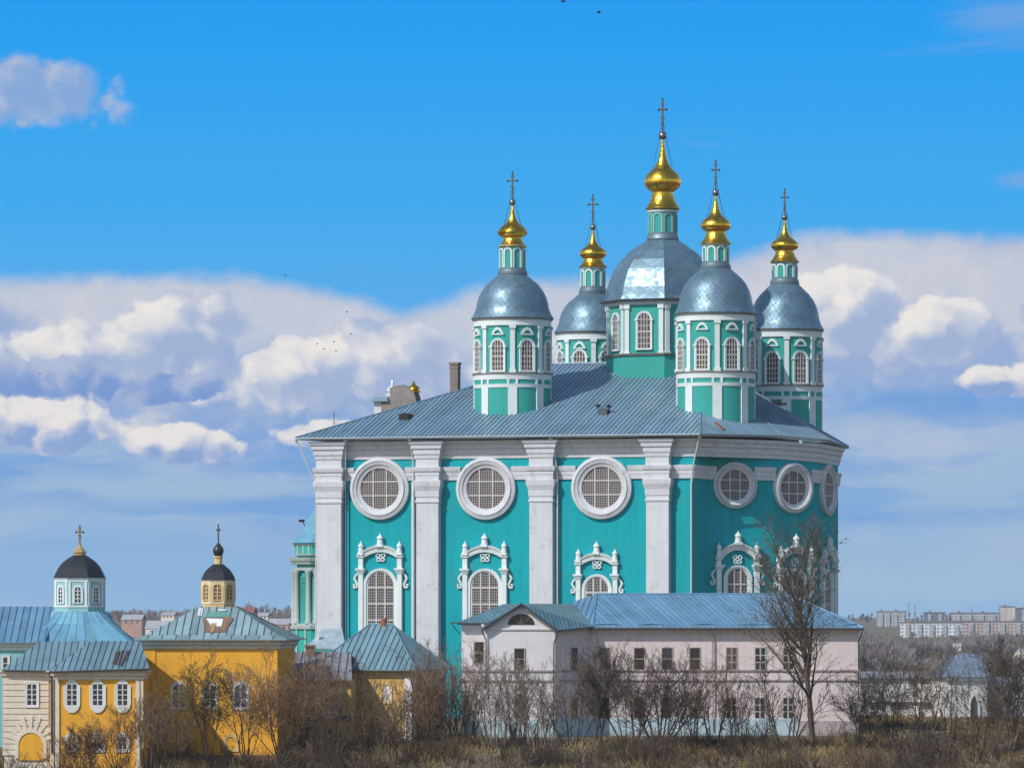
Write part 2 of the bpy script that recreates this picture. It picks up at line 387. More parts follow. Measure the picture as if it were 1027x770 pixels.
GLASS = mat('dark_glass', (0.055, 0.042, 0.042), 0.25, big=0.3, fine=0.2, spec=0.5, scale=1.2)
GREYGLASS = mat('grey_glass', (0.075, 0.065, 0.068), 0.3, big=0.2, fine=0.2, spec=0.5, scale=1.0)
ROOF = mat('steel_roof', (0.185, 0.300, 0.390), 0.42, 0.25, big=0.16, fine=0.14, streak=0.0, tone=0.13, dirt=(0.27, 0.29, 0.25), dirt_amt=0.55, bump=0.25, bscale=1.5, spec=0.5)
DOME = dome_mat('dome_sheet', (0.135, 0.225, 0.285), 0.46, 0.50, 1.15, 0.06)
GOLD = dome_mat('gilding', (0.80, 0.47, 0.05), 0.26, 1.0, 2.0, 0.12, False)
IRON = mat('dark_iron', (0.10, 0.085, 0.06), 0.5, 0.5)
GILT = mat('cross_gilt', (0.36, 0.25, 0.08), 0.4, 0.8)
BALL = mat('ball_metal', (0.22, 0.22, 0.22), 0.3, 0.9)
PIPE = mat('pipe_zinc', (0.55, 0.57, 0.58), 0.5, 0.2)
RUST = mat('rust', (0.16, 0.06, 0.025), 0.8, big=0.3, fine=0.2)
BLACKISH = mat('soot', (0.02, 0.02, 0.02), 0.7)
BRICK = mat('old_brick', (0.22, 0.13, 0.09), 0.9, big=0.2, fine=0.2)
# ------------------------------------------------------------------ terrain
def lerp_tab(tab, x):
    if x <= tab[0][0]: return tab[0][1]
    for (a, b), (c, d) in zip(tab, tab[1:]):
        if x <= c:
            t = (x - a) / (c - a); t = t * t * (3 - 2 * t); return b + (d - b) * t
    return tab[-1][1]
GT = [(-300, -4), (0, -2.2), (60, -14), (200, -42), (400, -40), (465, -24), (494, -15.3), (510, -13.2), (524, -12.3), (560, -11.6), (640, -10.5),
      (760, -26), (950, -48), (1500, -62), (2300, -56), (3000, -44), (3800, -32), (4400, -21.5), (4700, -18), (5200, -7), (5600, -4.5), (6500, -6), (9000, -25)]
def sstep(a, b, x):
    t = min(1, max(0, (x - a) / (b - a))); return t * t * (3 - 2 * t)
def ground_z(x, y):
    z = lerp_tab(GT, y)
    z -= 1.1 * sstep(-8, -26, x) * sstep(470, 490, y) * sstep(700, 640, y)
    nz = mnoise.noise(Vector((x * 0.08, y * 0.08, 0))) * 0.5 + mnoise.noise(Vector((x * 0.006, y * 0.006, 4))) * min(9.0, max(0.0, (y - 700) * 0.006))
    flat = sstep(505, 515, y) * sstep(640, 620, y)
    return ZC + z + nz * (1 - 0.85 * flat)
def build_ground():
    ys = [-300, -150, -60, 0, 30, 60, 100, 150, 200, 260, 320, 380, 420, 450, 465] + [470 + 3 * i for i in range(60)] + \
         [660 + 20 * i for i in range(18)] + [1050 + 90 * i for i in range(22)] + [3100 + 150 * i for i in range(20)] + [6050]
    m = M(); nx = 90; vs, fs = [], []
    for y in ys:
        hw = 90 + max(0, y) * 0.32
        for i in range(nx + 1):
            t = 2 * i / nx - 1; x = t * hw * (1 + 1.6 * t * t) / 1.6
            vs.append(Vector((x, y, ground_z(x, y))))
    for j in range(len(ys) - 1):
        for i in range(nx):
            a = j * (nx + 1) + i; fs.append([a, a + 1, a + nx + 2, a + nx + 1])
    m.add(vs, fs, 0, 0.5, True)
    g = mat('dry_ground', (0.135, 0.105, 0.060), 0.95, big=0.25, fine=0.2, dirt=(0.07, 0.085, 0.035), dirt_amt=0.8, bump=0.8, bscale=3.0, scale=0.12)
    tag(m.build('ground', g), 'dry brown grass slope and far valley', 'ground', kind='structure')
build_ground()
def haze():
    m = M(); m.prism([(-3500, -320), (3500, -320), (3500, 6150), (-3500, 6150)], ZC - 75, ZC + 72)
    mt = bpy.data.materials.new('valley_air'); mt.use_nodes = True; nt = mt.node_tree; nt.nodes.clear()
    pv = nt.nodes.new('ShaderNodeVolumePrincipled'); pv.inputs['Density'].default_value = 0.000045; pv.inputs['Color'].default_value = (.80, .87, 1.0, 1.0); pv.inputs['Anisotropy'].default_value = 0.0
    o = nt.nodes.new('ShaderNodeOutputMaterial'); nt.links.new(pv.outputs[0], o.inputs['Volume'])
    tag(m.build('haze', mt), 'thin bluish air over the valley and far hills', 'haze', kind='stuff')
haze()

# ------------------------------------------------------------------ cathedral
TH = math.radians(18)
FM = Fr(((500 - CX) / F * 580, 580), (math.cos(TH), -math.sin(TH)))
def zc(py): return ZC + (HY - py) / 9.0                   # height of a photo row on the facade's middle axis
uL, uR = FM.a(318.5), FM.a(696)
W = 50.0
C0 = FM.p(uR, 0, 0)
A0 = FM.p(uR, -5.0, 0)
def at_px(px, Y): return Vector(((px - CX) / F * Y, Y, 0))
A0 = at_px(710, 576.2); AB = at_px(776, 578.6); BC = at_px(818, 582.4); CD = at_px(840.5, 590.4)
D2 = Vector((34.9, 599.6, 0)); D3 = Vector((30.2, 604.4, 0))
EB = FM.p(uR, -W, 0); WB = FM.p(uL, -W, 0); WL_ = FM.p(uL, 0, 0)
FA, FB, FC = Fr(A0, AB - A0), Fr(AB, BC - AB), Fr(BC, CD - BC)
ZTOP = zc(440.5); ZBOT = ZC - 16.0
CATH = thing('cathedral', 'large turquoise and white cathedral with five gilded onion domes', 'cathedral', FM.p(0, 0, ZC - 12.0))
m = M(); m.prism([(p.x, p.y) for p in (WL_, C0, A0, AB, BC, CD, D2, D3, EB, WB)], ZBOT, ZTOP - 0.25)
m.build('wall', TEAL, CATH)

CORN = [(0, 17.5), (.15, 17.5), (.20, 17.9), (.30, 18.0), (.32, 18.5), (.50, 18.62), (.54, 19.0), (.72, 19.15), (.80, 19.5), (0, 19.5)]
BELT = [(0, 15.1), (.22, 15.1), (.24, 15.55), (.28, 15.6), (.28, 15.95), (.36, 16.1), (.42, 16.45), (.42, 16.55), (0, 16.6)]
def up(prof): return [(o, ZC + z) for o, z in prof]
m = M(); m.sweep([FM.p(uL, -30, 0), WL_, C0 + (AB - C0).normalized() * 0.02, AB, BC, CD, D2], up(CORN), zoff=[0, 0, 0, -.10, -.35, -.55, -.55])
m.build('cornice', WHITE, CATH)
def belt(path, zo=None):
    m = M(); m.sweep(path, up(BELT), zoff=zo); m.build('belt_course', WHITE, CATH)
def bp_(fr, px): return fr.p(fr.a(px), 0, 0)
belt([FM.p(uL, -30, 0), WL_, bp_(FM, 356)]); belt([bp_(FM, 407), bp_(FM, 462.5)]); belt([bp_(FM, 513.5), bp_(FM, 578)])
belt([bp_(FM, 630), C0, A0, bp_(FA, 718)], [0, 0, -.05, -.05]); belt([bp_(FA, 756), AB, bp_(FB, 776.5)], [-.1, -.12, -.12]); belt([bp_(FB, 813), BC, bp_(FC, 823.5)], [-.25, -.3, -.3]); belt([bp_(FC, 836), CD, D2], [-.4, -.45, -.45])
PIL = [(-.5, -56), (0, -56), (0, 12.55), (.10, 12.6), (.12, 12.8), (.03, 12.9), (.03, 13.2), (.10, 13.25), (.12, 13.9), (.24, 14.3), (.30, 14.45), (.34, 14.9), (.34, 15.05),
       (.08, 15.12), (.08, 15.6), (.14, 15.65), (.14, 15.95), (.28, 16.1), (.36, 16.45), (.36, 16.55), (.05, 16.6), (.05, 17.5),
       (.14, 17.52), (.18, 17.9), (.28, 18.0), (.30, 18.5), (.46, 18.62), (.50, 19.0), (.66, 19.15), (.74, 19.48), (-.5, 19.48)]
for k, (x0, x1) in enumerate(((317.5, 344), (417.5, 441.5), (531, 556), (648, 672.5))):
    m = M(); r = 1.0; a0, a1 = FM.a(x0, r), FM.a(x1 - 2.0, r)
    m.sweep([FM.p(a0, -.6 if k else -2.2, 0), FM.p(a0, r, 0), FM.p(a1, r, 0), FM.p(a1, -.6, 0)], [(o, (ZC + z) if z > -50 else ZBOT) for o, z in PIL])
    m.build('pilaster', WHITE, CATH)
for px in (350.5,):
    m = M(); m.box(FM, FM.a(px) - .35, FM.a(px), -.3, .22, ZBOT, ZC + 15.0); m.build('wall_strip', TEAL, CATH)
m = M(); a = FM.a(415.2, .3); m.box(FM, a - .3, a + .05, -.3, .3, ZBOT, ZC + 15.0); m.build('wall_strip', TRIM, CATH)
m = M(); a = FM.a(694.5, .2); m.box(FM, a - .3, a + .1, -.3, .2, ZBOT, ZC + 15.0); m.build('wall_strip', TEAL, CATH)

def oculus(fr, px, py, r_px, lat=0.27):
    s = fr.Y(px) / F; r = r_px * s; ac, z0 = fr.a(px), fr.z(px, py)
    m = M(); N = 48
    for ra, rb, o1, o2 in ((1.0, .90, .42, .56), (.90, .86, .44, .44), (.86, .78, .60, .50), (.78, .66, .40, .26)):
        m.band(fr, circ(ac, z0, r * ra, N), circ(ac, z0, r * rb, N), -.05, o1, True, 0, o2)
    w = m.build('oculus_window', WHITE, CATH)
    m = M(); m.extrude(fr, circ(ac, z0, r * .67, N), -.02, .05); m.build('glass', GREYGLASS, w)
    g = M(); ri = r * .665
    for k in range(-9, 10):
        d = k * lat
        if abs(d) < ri - .05:
            hl = math.sqrt(ri * ri - d * d); t = .035
            g.box(fr, ac + d - t, ac + d + t, .06, .12, z0 - hl, z0 + hl, 1); g.box(fr, ac - hl, ac + hl, .065, .115, z0 + d - t, z0 + d + t, 1)
    for d in (-ri * .34, ri * .34):
        hl = math.sqrt(ri * ri - d * d)
        g.box(fr, ac + d - .075, ac + d + .075, .07, .20, z0 - hl, z0 + hl); g.box(fr, ac - hl, ac + hl, .075, .19, z0 + d - .075, z0 + d + .075)
    g.build('grille', [GRILLE, LATTICE], w)
oculus(FM, 381.5, 490, 31); oculus(FM, 488, 489.8, 31.2); oculus(FM, 604, 488.8, 31.6)
oculus(FA, 736.5, 486.5, 23.2); oculus(FB, 794.5, 489.3, 25.2, .25); oculus(FC, 829, 491.3, 25.5)

def urn(m, fr, a, z, w, h, o):
    m.box(fr, a - w / 2, a + w / 2, o - w / 2, o + w / 2, z, z + h * .16)
    c = fr.p(a, o, 0)
    m.lathe(c.x, c.y, [(w * .46, z + h * .16), (w * .40, z + h * .40), (w * .34, z + h * .55), (w * .47, z + h * .58), (w * .40, z + h * .70), (w * .20, z + h * .80), (w * .08, z + h * .86), (w * .03, z + h), (0, z + h)], 10)
def church_window(fr, px, py, hw=13.0, k=1.0, rise=6.5, drop=15, o0=0.0, spread=22.0):
    "tall arched window with columns, a broken pediment and three finials (sizes in photo pixels of the facade)"
    hx, vz = .117 * k, .111 * k; ac = fr.a(px); z0 = fr.z(px, py); zb = ZC - 9.0
    def A(x): return ac + x * hx
    def Z(y): return z0 - y * vz
    sp = spread
    m = M()
    m.band(fr, arch(ac, zb, Z(-4), 2 * (hw + 4.5) * hx), arch(ac, zb, Z(-1.6), 2 * (hw + 1.6) * hx), 0, .34, False, 0, .30)
    m.band(fr, arch(ac, zb, Z(-1.6), 2 * (hw + 1.6) * hx), arch(ac, zb, Z(0), 2 * hw * hx), 0, .20, False, 0, .14)
    for s in (-1, 1):
        e0, e1 = sorted((A(s * (sp - 4.6)), A(s * sp)))
        m.box(fr, e0, e1, 0, .46, zb, Z(1.2))
        for y0, y1, e, o in ((1.2, -.6, 1.2, .56), (-.6, -2.2, 2.4, .66), (-2.2, -4.0, 3.6, .78)):
            m.box(fr, e0 - e * hx * .6, e1 + e * hx * .6, 0, o, Z(y0), Z(y1))
        m.box(fr, e0 - .02, e1 - .02, 0, .42, Z(-4.0), Z(-drop))
        m.box(fr, e0 - .14, e1 + .14, 0, .58, Z(-drop), Z(-drop - 2.2))
    w = m.build('arched_window', TRIM, CATH)
    m = M(); m.extrude(fr, arch(ac, zb, Z(0) + .02, 2 * hw * hx + .04), -.02, .05); m.build('glass', GLASS, w)
    g = M(); ro = hw * hx; zs = Z(0) - ro
    def top(d): return zs + math.sqrt(max(0.0, ro * ro - d * d))
    n = int(ro / .27)
    for i in range(-n, n + 1):
        d = i * .27
        if abs(d) < ro - .06: g.box(fr, ac + d - .033, ac + d + .033, .06, .12, zb, top(d), 1)
    zz = zb + .3
    while zz < Z(0) - .1:
        hl = ro if zz < zs else math.sqrt(max(0.0, ro * ro - (zz - zs) ** 2))
        g.box(fr, ac - hl, ac + hl, .065, .115, zz - .033, zz + .033, 1); zz += .30
    for d in (-ro * .34, ro * .34): g.box(fr, ac + d - .08, ac + d + .08, .07, .20, zb, top(d))
    zz = Z(15.5)
    while zz > zb: g.box(fr, ac - ro, ac + ro, .075, .19, zz - .09, zz + .09); zz -= 16.5 * vz
    g.build('grille', [GRILLE, LATTICE], w)
    m = M(); zE = Z(-drop)
    m.band(fr, segarch(ac, 2 * sp * hx, zE + .15, rise * vz + 3.0 * vz), segarch(ac, 2 * (sp - 3.5) * hx, zE - .15 - .3 * vz, rise * vz + .4 * vz), 0, .52, False, 0, .40)
    m.band(fr, segarch(ac, 2 * (sp + .6) * hx, zE + .25, rise * vz + 3.6 * vz), segarch(ac, 2 * sp * hx, zE + .1, rise * vz + 2.6 * vz), 0, .68, False, 0, .60)
    m.build('pediment', TRIM, w)
    for x, wd, zb_, h in ((-sp + 2.4, 6.0, zE + .24, 15 * vz), (sp - 2.4, 6.0, zE + .24, 15 * vz), (0, 7.2, Z(-drop - rise - 4.0), 14.5 * vz)):
        m = M(); urn(m, fr, A(x), zb_, wd * hx, h, .36); m.build('finial', TRIM, w)
    m = M(); zc_ = zE + .2 * vz                                       # the stucco emblem under the pediment
    for s in (-1, 1):
        m.tube([fr.p(A(s * 2.6 + 2.0 * math.cos(t)), .16, zc_ + 1.6 * vz + 1.7 * vz * math.sin(t)) for t in [2 * math.pi * i / 10 for i in range(11)]], .085, 5)
        m.tube([fr.p(A(s * 2.0 + 2.0 * math.cos(t)), .16, zc_ - 2.6 * vz + 1.5 * vz * math.sin(t)) for t in [2 * math.pi * i / 10 for i in range(11)]], .085, 5)
    m.build('emblem', TRIM, w)
    for s in (-1, 1):
        m = M(); c = sp + 2.4
        pts = [(c - 2, 1), (c + .5, 3), (c + 2.2, 6), (c + .6, 9.5), (c - 1.0, 12.5), (c + .4, 15.5), (c + 2.6, 15.6), (c + 3.0, 12.8), (c + 1.2, 12.0)]
        m.tube([fr.p(A(s * x), .16, Z(y)) for x, y in pts], [.10, .13, .15, .14, .14, .15, .14, .12, .08], 6); m.build('scroll', TRIM, w)
church_window(FM, 382.3, 573.6); church_window(FM, 487.0, 573.8); church_window(FM, 599.3, 579.3, 11.2, .95, 6.5, 14, spread=21.5)
church_window(FA, 739.2, 570.2, 9.8, 1.0, 10.5, 9.5, spread=21.5); church_window(FB, 796.5, 573.0, 9.8, 1.0, 10.5, 9.5, spread=21.5)
church_window(FC, 829.2, 574.5, 9.8, 1.0, 10.5, 9.5, spread=21.5)

# roof
def eave_pt(px, py, Y): p = P(px, py, Y); return p
E0 = FM.p(uL - 1.9, 2.1, ZC + 19.95); E1 = FM.p(FM.a(702, 2.1), 2.1, ZC + 19.95)
E2 = P(783, 436.3, 578.6); E3 = P(832, 441.0, 583.6); E4 = P(851, 447.8, 593.0)
RL = FM.p(-1.8, -25, 0); RL.z = ZC + (HY - 365.2) / F * RL.y
RR = FM.p(16.4, -25, RL.z)
EW = FM.p(uL - 1.9, -W - 1.7, ZC + 19.95); EE = FM.p(uR + 1.7, -W - 1.7, ZC + 19.3); E5 = P(838, 447, 603)
m = M()
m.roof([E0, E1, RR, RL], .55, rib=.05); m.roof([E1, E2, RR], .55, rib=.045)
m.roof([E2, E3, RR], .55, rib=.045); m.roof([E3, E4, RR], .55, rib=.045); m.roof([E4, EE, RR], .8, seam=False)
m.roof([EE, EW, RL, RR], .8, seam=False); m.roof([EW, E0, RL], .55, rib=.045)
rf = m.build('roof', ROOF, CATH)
nrm = (E1 - E0).cross(RL - E0).normalized()
def on_roof(px, py): return ray_plane(px, py, E0, nrm)
for A_, B_ in ((RL, RR), (RL, E0), (RR, E4), (RR, E1), (RR, E2)):
    m = M(); m.tube([A_ + Vector((0, 0, .05)), B_ + Vector((0, 0, .05))], .09, 6); m.build('ridge_cap', ROOF, rf)
m = M(); ev = [E0, E1, E2, E3, E4]
m.tube([p + Vector((0, 0, -.10)) for p in ev], .11, 6); m.build('gutter', mat('gutter_zinc', (.22, .27, .30), .5, .3), rf)
# soffit boards under the overhang
m = M()
wt = [WL_, C0, AB, BC, CD]
for i in range(4):
    q = [ev[i], ev[i + 1], wt[i + 1] + Vector((0, 0, ev[i + 1].z - .25)), wt[i] + Vector((0, 0, ev[i].z - .25))]
    q[0] = q[0] - Vector((0, 0, .16)); q[1] = q[1] - Vector((0, 0, .16))
    m.hexa([p - Vector((0, 0, .08)) for p in q], q)
m.build('soffit', WHITE, rf)
def hatch(px, py, w, h, d, name, mt):
    c = on_roof(px, py); fr = Fr((c.x, c.y), FM.T); m = M()
    m.extrude(fr, [(-w / 2, c.z - .3), (w / 2, c.z - .3), (w / 2, c.z + h * .75), (0, c.z + h), (-w / 2, c.z + h * .75)], -d, .25)
    return m.build(name, mt, rf)
hatch(405.5, 420.5, 1.15, .75, 1.6, 'roof_hatch', BLACKISH)
hatch(605, 415.5, 1.0, .7, 1.2, 'roof_hatch', mat('hatch_metal', (.08, .09, .10), .6, .3))
for px, py in ((600, 414), (610.5, 414.5)):
    c = on_roof(px, py); m = M(); m.tube([c, c + Vector((0, 0, .75))], .06, 6); m.lathe(c.x, c.y, [(.0, c.z + .6), (.28, c.z + .72), (.3, c.z + .85), (.05, c.z + 1.0)], 10); m.build('floodlight', BLACKISH, rf)
c = on_roof(335, 426); m = M(); m.tube([c, c + Vector((0, 0, 1.5))], .05, 5); m.build('lightning_rod', IRON, rf)
p0 = P(716, 423.5, 577.5); p1 = P(723, 430.5, 574.3)
nA = (E2 - E1).cross(RR - E1).normalized(); pa, pb = ray_plane(717.5, 424, E1, nA), ray_plane(726.5, 432, E1, nA)
m = M(); m.tube([pa + nA * .05, pb + nA * .05], .16, 4); m.build('rust_patch', RUST, rf)
pa = RR.lerp(E4, .24); pb = RR.lerp(E4, .40)
hp = RR + (E4 - RR) * ((781 - 703) / (851 - 703.0))
m = M(); m.tube([hp + Vector((-.9, -.2, .55)), hp + Vector((.1, 0, .3)), hp + Vector((.9, -.3, .25))], .16, 6); m.tube([hp + Vector((0, 0, .0)), hp + Vector((0, 0, .8))], .10, 6); m.build('floodlight', BLACKISH, rf)
# brick chimney beyond the left hip
c = FM.p(0, 0, 0); k = (456.5 - CX) / F; Yc = 601.0
c = Vector((k * Yc, Yc, ZC + (HY - 391) / F * Yc)); fr = Fr((c.x, c.y), FM.T); zt = ZC + (HY - 363.5) / F * Yc
m = M(); m.box(fr, -.48, .48, -.5, .5, c.z - 3, zt - .25); m.box(fr, -.58, .58, -.6, .6, zt - .25, zt); m.box(fr, -.54, .54, -.56, .56, zt - .7, zt - .55)
m.build('chimney', mat('grey_brick', (.22, .18, .155), .9, big=.25, fine=.25), rf)
# curved baroque gable over the west front, seen past the left hip of the roof
Yg = 606.0
def gx(px): return (px - CX) / F * Yg
def gz(py): return ZC + (HY - py) / F * Yg
fg = Fr((gx(395), Yg), (math.cos(TH), -math.sin(TH)))
OLD = mat('weathered_stone', (.22, .20, .185), .9, big=.2, fine=.2, dirt=(.14, .13, .12), dirt_amt=.8, scale=.8)
def ga(px): return (px - 395) * Yg / F / math.cos(TH)
m = M()
m.extrude(fg, [(ga(376), gz(425)), (ga(384), gz(425)), (ga(384), gz(402.5)), (ga(376), gz(402.5))], -.8, .4)
gab = m.build('gable', WHITE, CATH)
m = M(); m.extrude(fg, [(ga(384), gz(425)), (ga(419), gz(425))] + [(ga(402 + 17 * math.cos(t)), gz(402 - 15.5 * math.sin(t))) for t in [math.pi * i / 10 for i in range(8)]] + [(ga(393), gz(398.5)), (ga(384), gz(399.5))], -1.2, .6)
m.build('scrolled_wall', OLD, gab)
m = M(); m.extrude(fg, [(ga(374), gz(402.5)), (ga(392), gz(402.5)), (ga(391), gz(398.5)), (ga(378), gz(398))], -1.5, 1.0)
m.extrude(fg, [(ga(394), gz(396)), (ga(404), gz(396)), (ga(404), gz(386)), (ga(396), gz(386.5))], -1.4, .2)
m.build('gable_roof', ROOF, gab)
for px, yb, h, mt in ((393, 397.5, 17, mat('silver_paint', (.75, .76, .76), .35, .5)), (414.5, 394, 12, GOLD)):
    m = M(); c = fg.p(ga(px), -.2, 0); s = Yg / F; z = gz(yb)
    m.lathe(c.x, c.y, [(.80, z), (.82, z + .12 * h * s), (.56, z + .2 * h * s), (.72, z + .32 * h * s), (.62, z + .5 * h * s), (.28, z + .62 * h * s), (.14, z + .75 * h * s), (.2, z + .8 * h * s), (.02, z + h * s)], 12)
    m.build('finial', mt, gab)
# rain pipes
def pipe(pts, r=.10):
    m = M(); m.tube(pts, r, 6); c = pts[0]; m.lathe(c.x, c.y, [(.08, c.z - .35), (.26, c.z), (.26, c.z + .1), (.08, c.z + .1)], 8); m.build('downpipe', PIPE, CATH)
zb = ZC - 8
pipe([E0 + Vector((0.1, 0, -.2)), FM.q(317.0, 484, .9), FM.p(FM.a(317.0, .9), .9, zb)])
pipe([FM.q(411, 441, 1.6), FM.q(414.0, 460, .55), FM.q(414.6, 482, .45), FM.p(FM.a(414.6, .45), .45, zb)])
pipe([FM.q(552.5, 440, 1.6), FM.q(557.5, 462, .6), FM.q(559.0, 482, .5), FM.p(FM.a(559.0, .5), .5, zb)])
pipe([FM.q(701.5, 437, 1.6), FM.q(694.5, 470, .55), FM.q(693.3, 486, .4), FM.p(FM.a(693.3, .4), .4, zb)])
pipe([FM.q(346.5, 441, 1.5), FM.q(346.5, 470, .6), FM.q(346.5, 484, .3), FM.p(FM.a(346.5, .3), .3, zb)], .07)
pipe([P(803.5, 442.5, 580.0), P(790, 457, 580.6), P(775.6, 471.6, 579.9), P(775.6, 600, 579.9)])

# the five domed towers
def cross_mesh(x, y, zb, zt, w, r):
    m = M(); h = zt - zb; f = Fr((x, y), (math.cos(TH), -math.sin(TH)))
    m.box(f, -r, r, -r, r, zb, zt)
    for zz, ww in ((zb + .70 * h, w), (zb + .87 * h, w * .45)):
        m.box(f, -ww, ww, -r * .8, r * .8, zz - r, zz + r)
    for s in (-1, 1):
        for zz in (zb + .70 * h,): m.lathe(f.p(s * w, 0, 0).x, f.p(s * w, 0, 0).y, [(0, zz - 2.2 * r), (1.9 * r, zz), (0, zz + 2.2 * r)], 8)
    z1 = zb + .42 * h
    m.extrude(f, [(-w * .55, z1 + .16 * w), (-w * .55, z1 + .16 * w + 2 * r), (w * .55, z1 - .22 * w + 2 * r), (w * .55, z1 - .22 * w)][::-1], -r * .7, r * .7)
    c = f.p(0, 0, 0); m.lathe(c.x, c.y, [(0, zt - r), (1.6 * r, zt + r), (0, zt + 3 * r)], 8)
    return m
def onion(m, x, y, zf, s, K, seg=16):
    "gilded flare and onion; K holds the photo rows of the flare foot, neck, widest ring and ball with their half widths"
    (yf, wf), (yn, wn), (yw, ww), yb = K
    up_ = [(.0, 1.0), (.08, .93), (.15, .83), (.22, .64), (.30, .45), (.40, .31), (.52, .22), (.70, .14), (.86, .085), (1.0, .05)]
    prof = [(wf * .85, yf + 1.2), (wf * 1.0, yf + .8), (wf * 1.04, yf), (wf * .90, yf - (yf - yn) * .22), (wn + (wf - wn) * .32, yf - (yf - yn) * .5), (wn * 1.03, yf - (yf - yn) * .85), (wn, yn)]
    prof += [(wn + (ww - wn) * .55, yn - (yn - yw) * .28), (wn + (ww - wn) * .88, yn - (yn - yw) * .6)]
    prof += [(ww * f, yw + (yb - yw) * t) for t, f in up_]
    m.lathe(x, y, [(r * s, zf(py)) for r, py in prof], seg, 0, True, math.pi / seg, 16)
def tower(px, Y, d, octo=False):
    x = (px - CX) / F * Y; s = Y / F; zf = lambda py: ZC + (HY - py) / F * Y
    ye, we, yn, wn = d['eave'], d['we'], d['neck'], d['wn']
    R = d['R'] * s; yl, wl = d['ledge'], d['wl']
    m = M()
    if octo:
        ph = -math.pi / 2
        m.lathe(x, Y, [(R, zf(ye - 3)), (R, zf(d['ledge'])), (R * 1.03, zf(d['ledge'] + .2)), (R * 1.03, zf(d['bot']) - 1.2)][::-1], 8, 0, False, ph)
    else:
        m.lathe(x, Y, [(R * .99, zf(yl + 3)), (R * .99, zf(ye - 3))], 48, 0, True)
        m.lathe(x, Y, [(R, ZTOP + .3), (R, zf(yl + 3))], 48, 0, True)
    dr = m.build('drum', TEAL2, CATH)
    def ring(r0, r1, y0, y1, mt, name='ring_moulding'):
        m = M(); m.lathe(x, Y, [(R * .9, zf(y0)), (r0, zf(y0)), (r1, zf(y1)), (R * .9, zf(y1))], 8 if octo else 48, 0, not octo, -math.pi / 2 if octo else 0); return m.build(name, mt, dr)
    if octo:
        ring(R * 1.06, R * 1.08, yl + .8, yl - 1.2, OLD)
        ring(R * 1.04, R * 1.10, ye + 6, ye + 3.2, WHITE); ring(R * 1.10, R * 1.16, ye + 3.2, ye + .8, OLD)
        for k in range(8):
            a0 = -math.pi / 2 + k * math.pi / 4; a1 = a0 + math.pi / 4
            if math.sin((a0 + a1) / 2) > .5: continue
            p0, p1 = Vector((x + R * math.cos(a0), Y + R * math.sin(a0), 0)), Vector((x + R * math.cos(a1), Y + R * math.sin(a1), 0))
            fr = Fr(p0, p1 - p0); L = (p1 - p0).length; zt, zb = zf(ye + 5), zf(yl)
            for e in (.07, .93):
                m = M(); a = L * e; m.box(fr, a - .26, a + .26, -.05, .22, zb, zt); m.box(fr, a - .36, a + .36, -.05, .32, zb, zb + .35); m.box(fr, a - .36, a + .36, -.05, .34, zt - .55, zt); m.build('pilaster', TRIM, dr)
            drum_window(fr, L / 2, zf(353), zf(317), 12.6 * s, dr)
    else:
        ring(R * 1.055, R * 1.06, yl + .9, yl - .9, OLD); ring(R * 1.02, R * 1.03, yl + 6.4, yl + .9, TRIM); 
        ring(R * 1.02, R * 1.03, yl + 14.5, yl + 11.0, TRIM)
        ring(R * 1.015, R * 1.02, ye + 7.6, ye + 2.0, TRIM); ring(R * 1.05, R * 1.06, ye + 2.0, ye + .4, OLD); ring(R * 1.03, R * 1.04, ye + 8.4, ye + 7.6, TRIM)
        for k in range(-2, 3):
            a = k * math.pi / 4; n = Vector((math.sin(a), -math.cos(a), 0)); c = Vector((x, Y, 0)) + n * R * .985; fr = Fr(c, (math.cos(a), math.sin(a)))
            m = M(); zb, zt = zf(yl), zf(ye + 8)
            m.box(fr, -.27, .27, -.2, .22, zb, zt); m.box(fr, -.38, .38, -.2, .34, zb, zb + .4); m.box(fr, -.38, .38, -.2, .34, zt - .35, zt); m.build('pilaster', TRIM, dr)
            m = M(); m.box(fr, -.52, .52, -.3, .16, ZTOP + .2, zf(yl + 14.5)); m.box(fr, -.62, -.34, -.3, .17, zf(yl + 11.5), zf(yl + 6)); m.box(fr, .34, .62, -.3, .17, zf(yl + 11.5), zf(yl + 6)); m.build('base_pilaster', TRIM, dr)
        for k in (-1.5, -.5, .5, 1.5):
            a = k * math.pi / 4; n = Vector((math.sin(a), -math.cos(a), 0)); c = Vector((x, Y, 0)) + n * R * .975; fr = Fr(c, (math.cos(a), math.sin(a)))
            drum_window(fr, 0, zf(yl - 1.2), zf(yl - 32), 11.5 * s, dr)
            m = M(); zz = zf(ye + 16.5); w = 13 * s
            m.band(fr, segarch(0, w, zz, 6.5 * s), segarch(0, w * .66, zz + .01, 3.6 * s), -.1, .24, False); m.box(fr, -w / 2, w / 2, -.1, .22, zz - .14, zz - .01); m.build('lunette', TRIM, dr)
    # the metal dome
    m = M(); H = ye - yn
    if octo:
        prof = [(we * .96, ye + .8), (we, ye), (we * .955, ye - H * .08), (we * .93, ye - H * .2), (we * .885, ye - H * .34), (we * .81, ye - H * .50), (we * .70, ye - H * .66), (we * .56, ye - H * .80), (we * .40, ye - H * .91), (wn * 1.15, ye - H * .98), (wn, ye - H)]
        m.lathe(x, Y, [(r * s, zf(py)) for r, py in prof], 8, 0, False, -math.pi / 2, 24)
    else:
        prof = [(we * .96, ye + .6), (we, ye), (we * .93, ye - H * .10), (we * .875, ye - H * .24), (we * .855, ye - H * .36), (we * .81, ye - H * .50), (we * .73, ye - H * .65), (we * .62, ye - H * .78), (we * .50, ye - H * .88), (wn * 1.1, ye - H * .97), (wn, ye - H)]
        m.lathe(x, Y, [(r * s, zf(py)) for r, py in prof], 48, 0, True, 0, 36)
    dome = m.build('dome', DOME, CATH)
    m = M(); yt, wt_ = d['lan'], d['wlan']
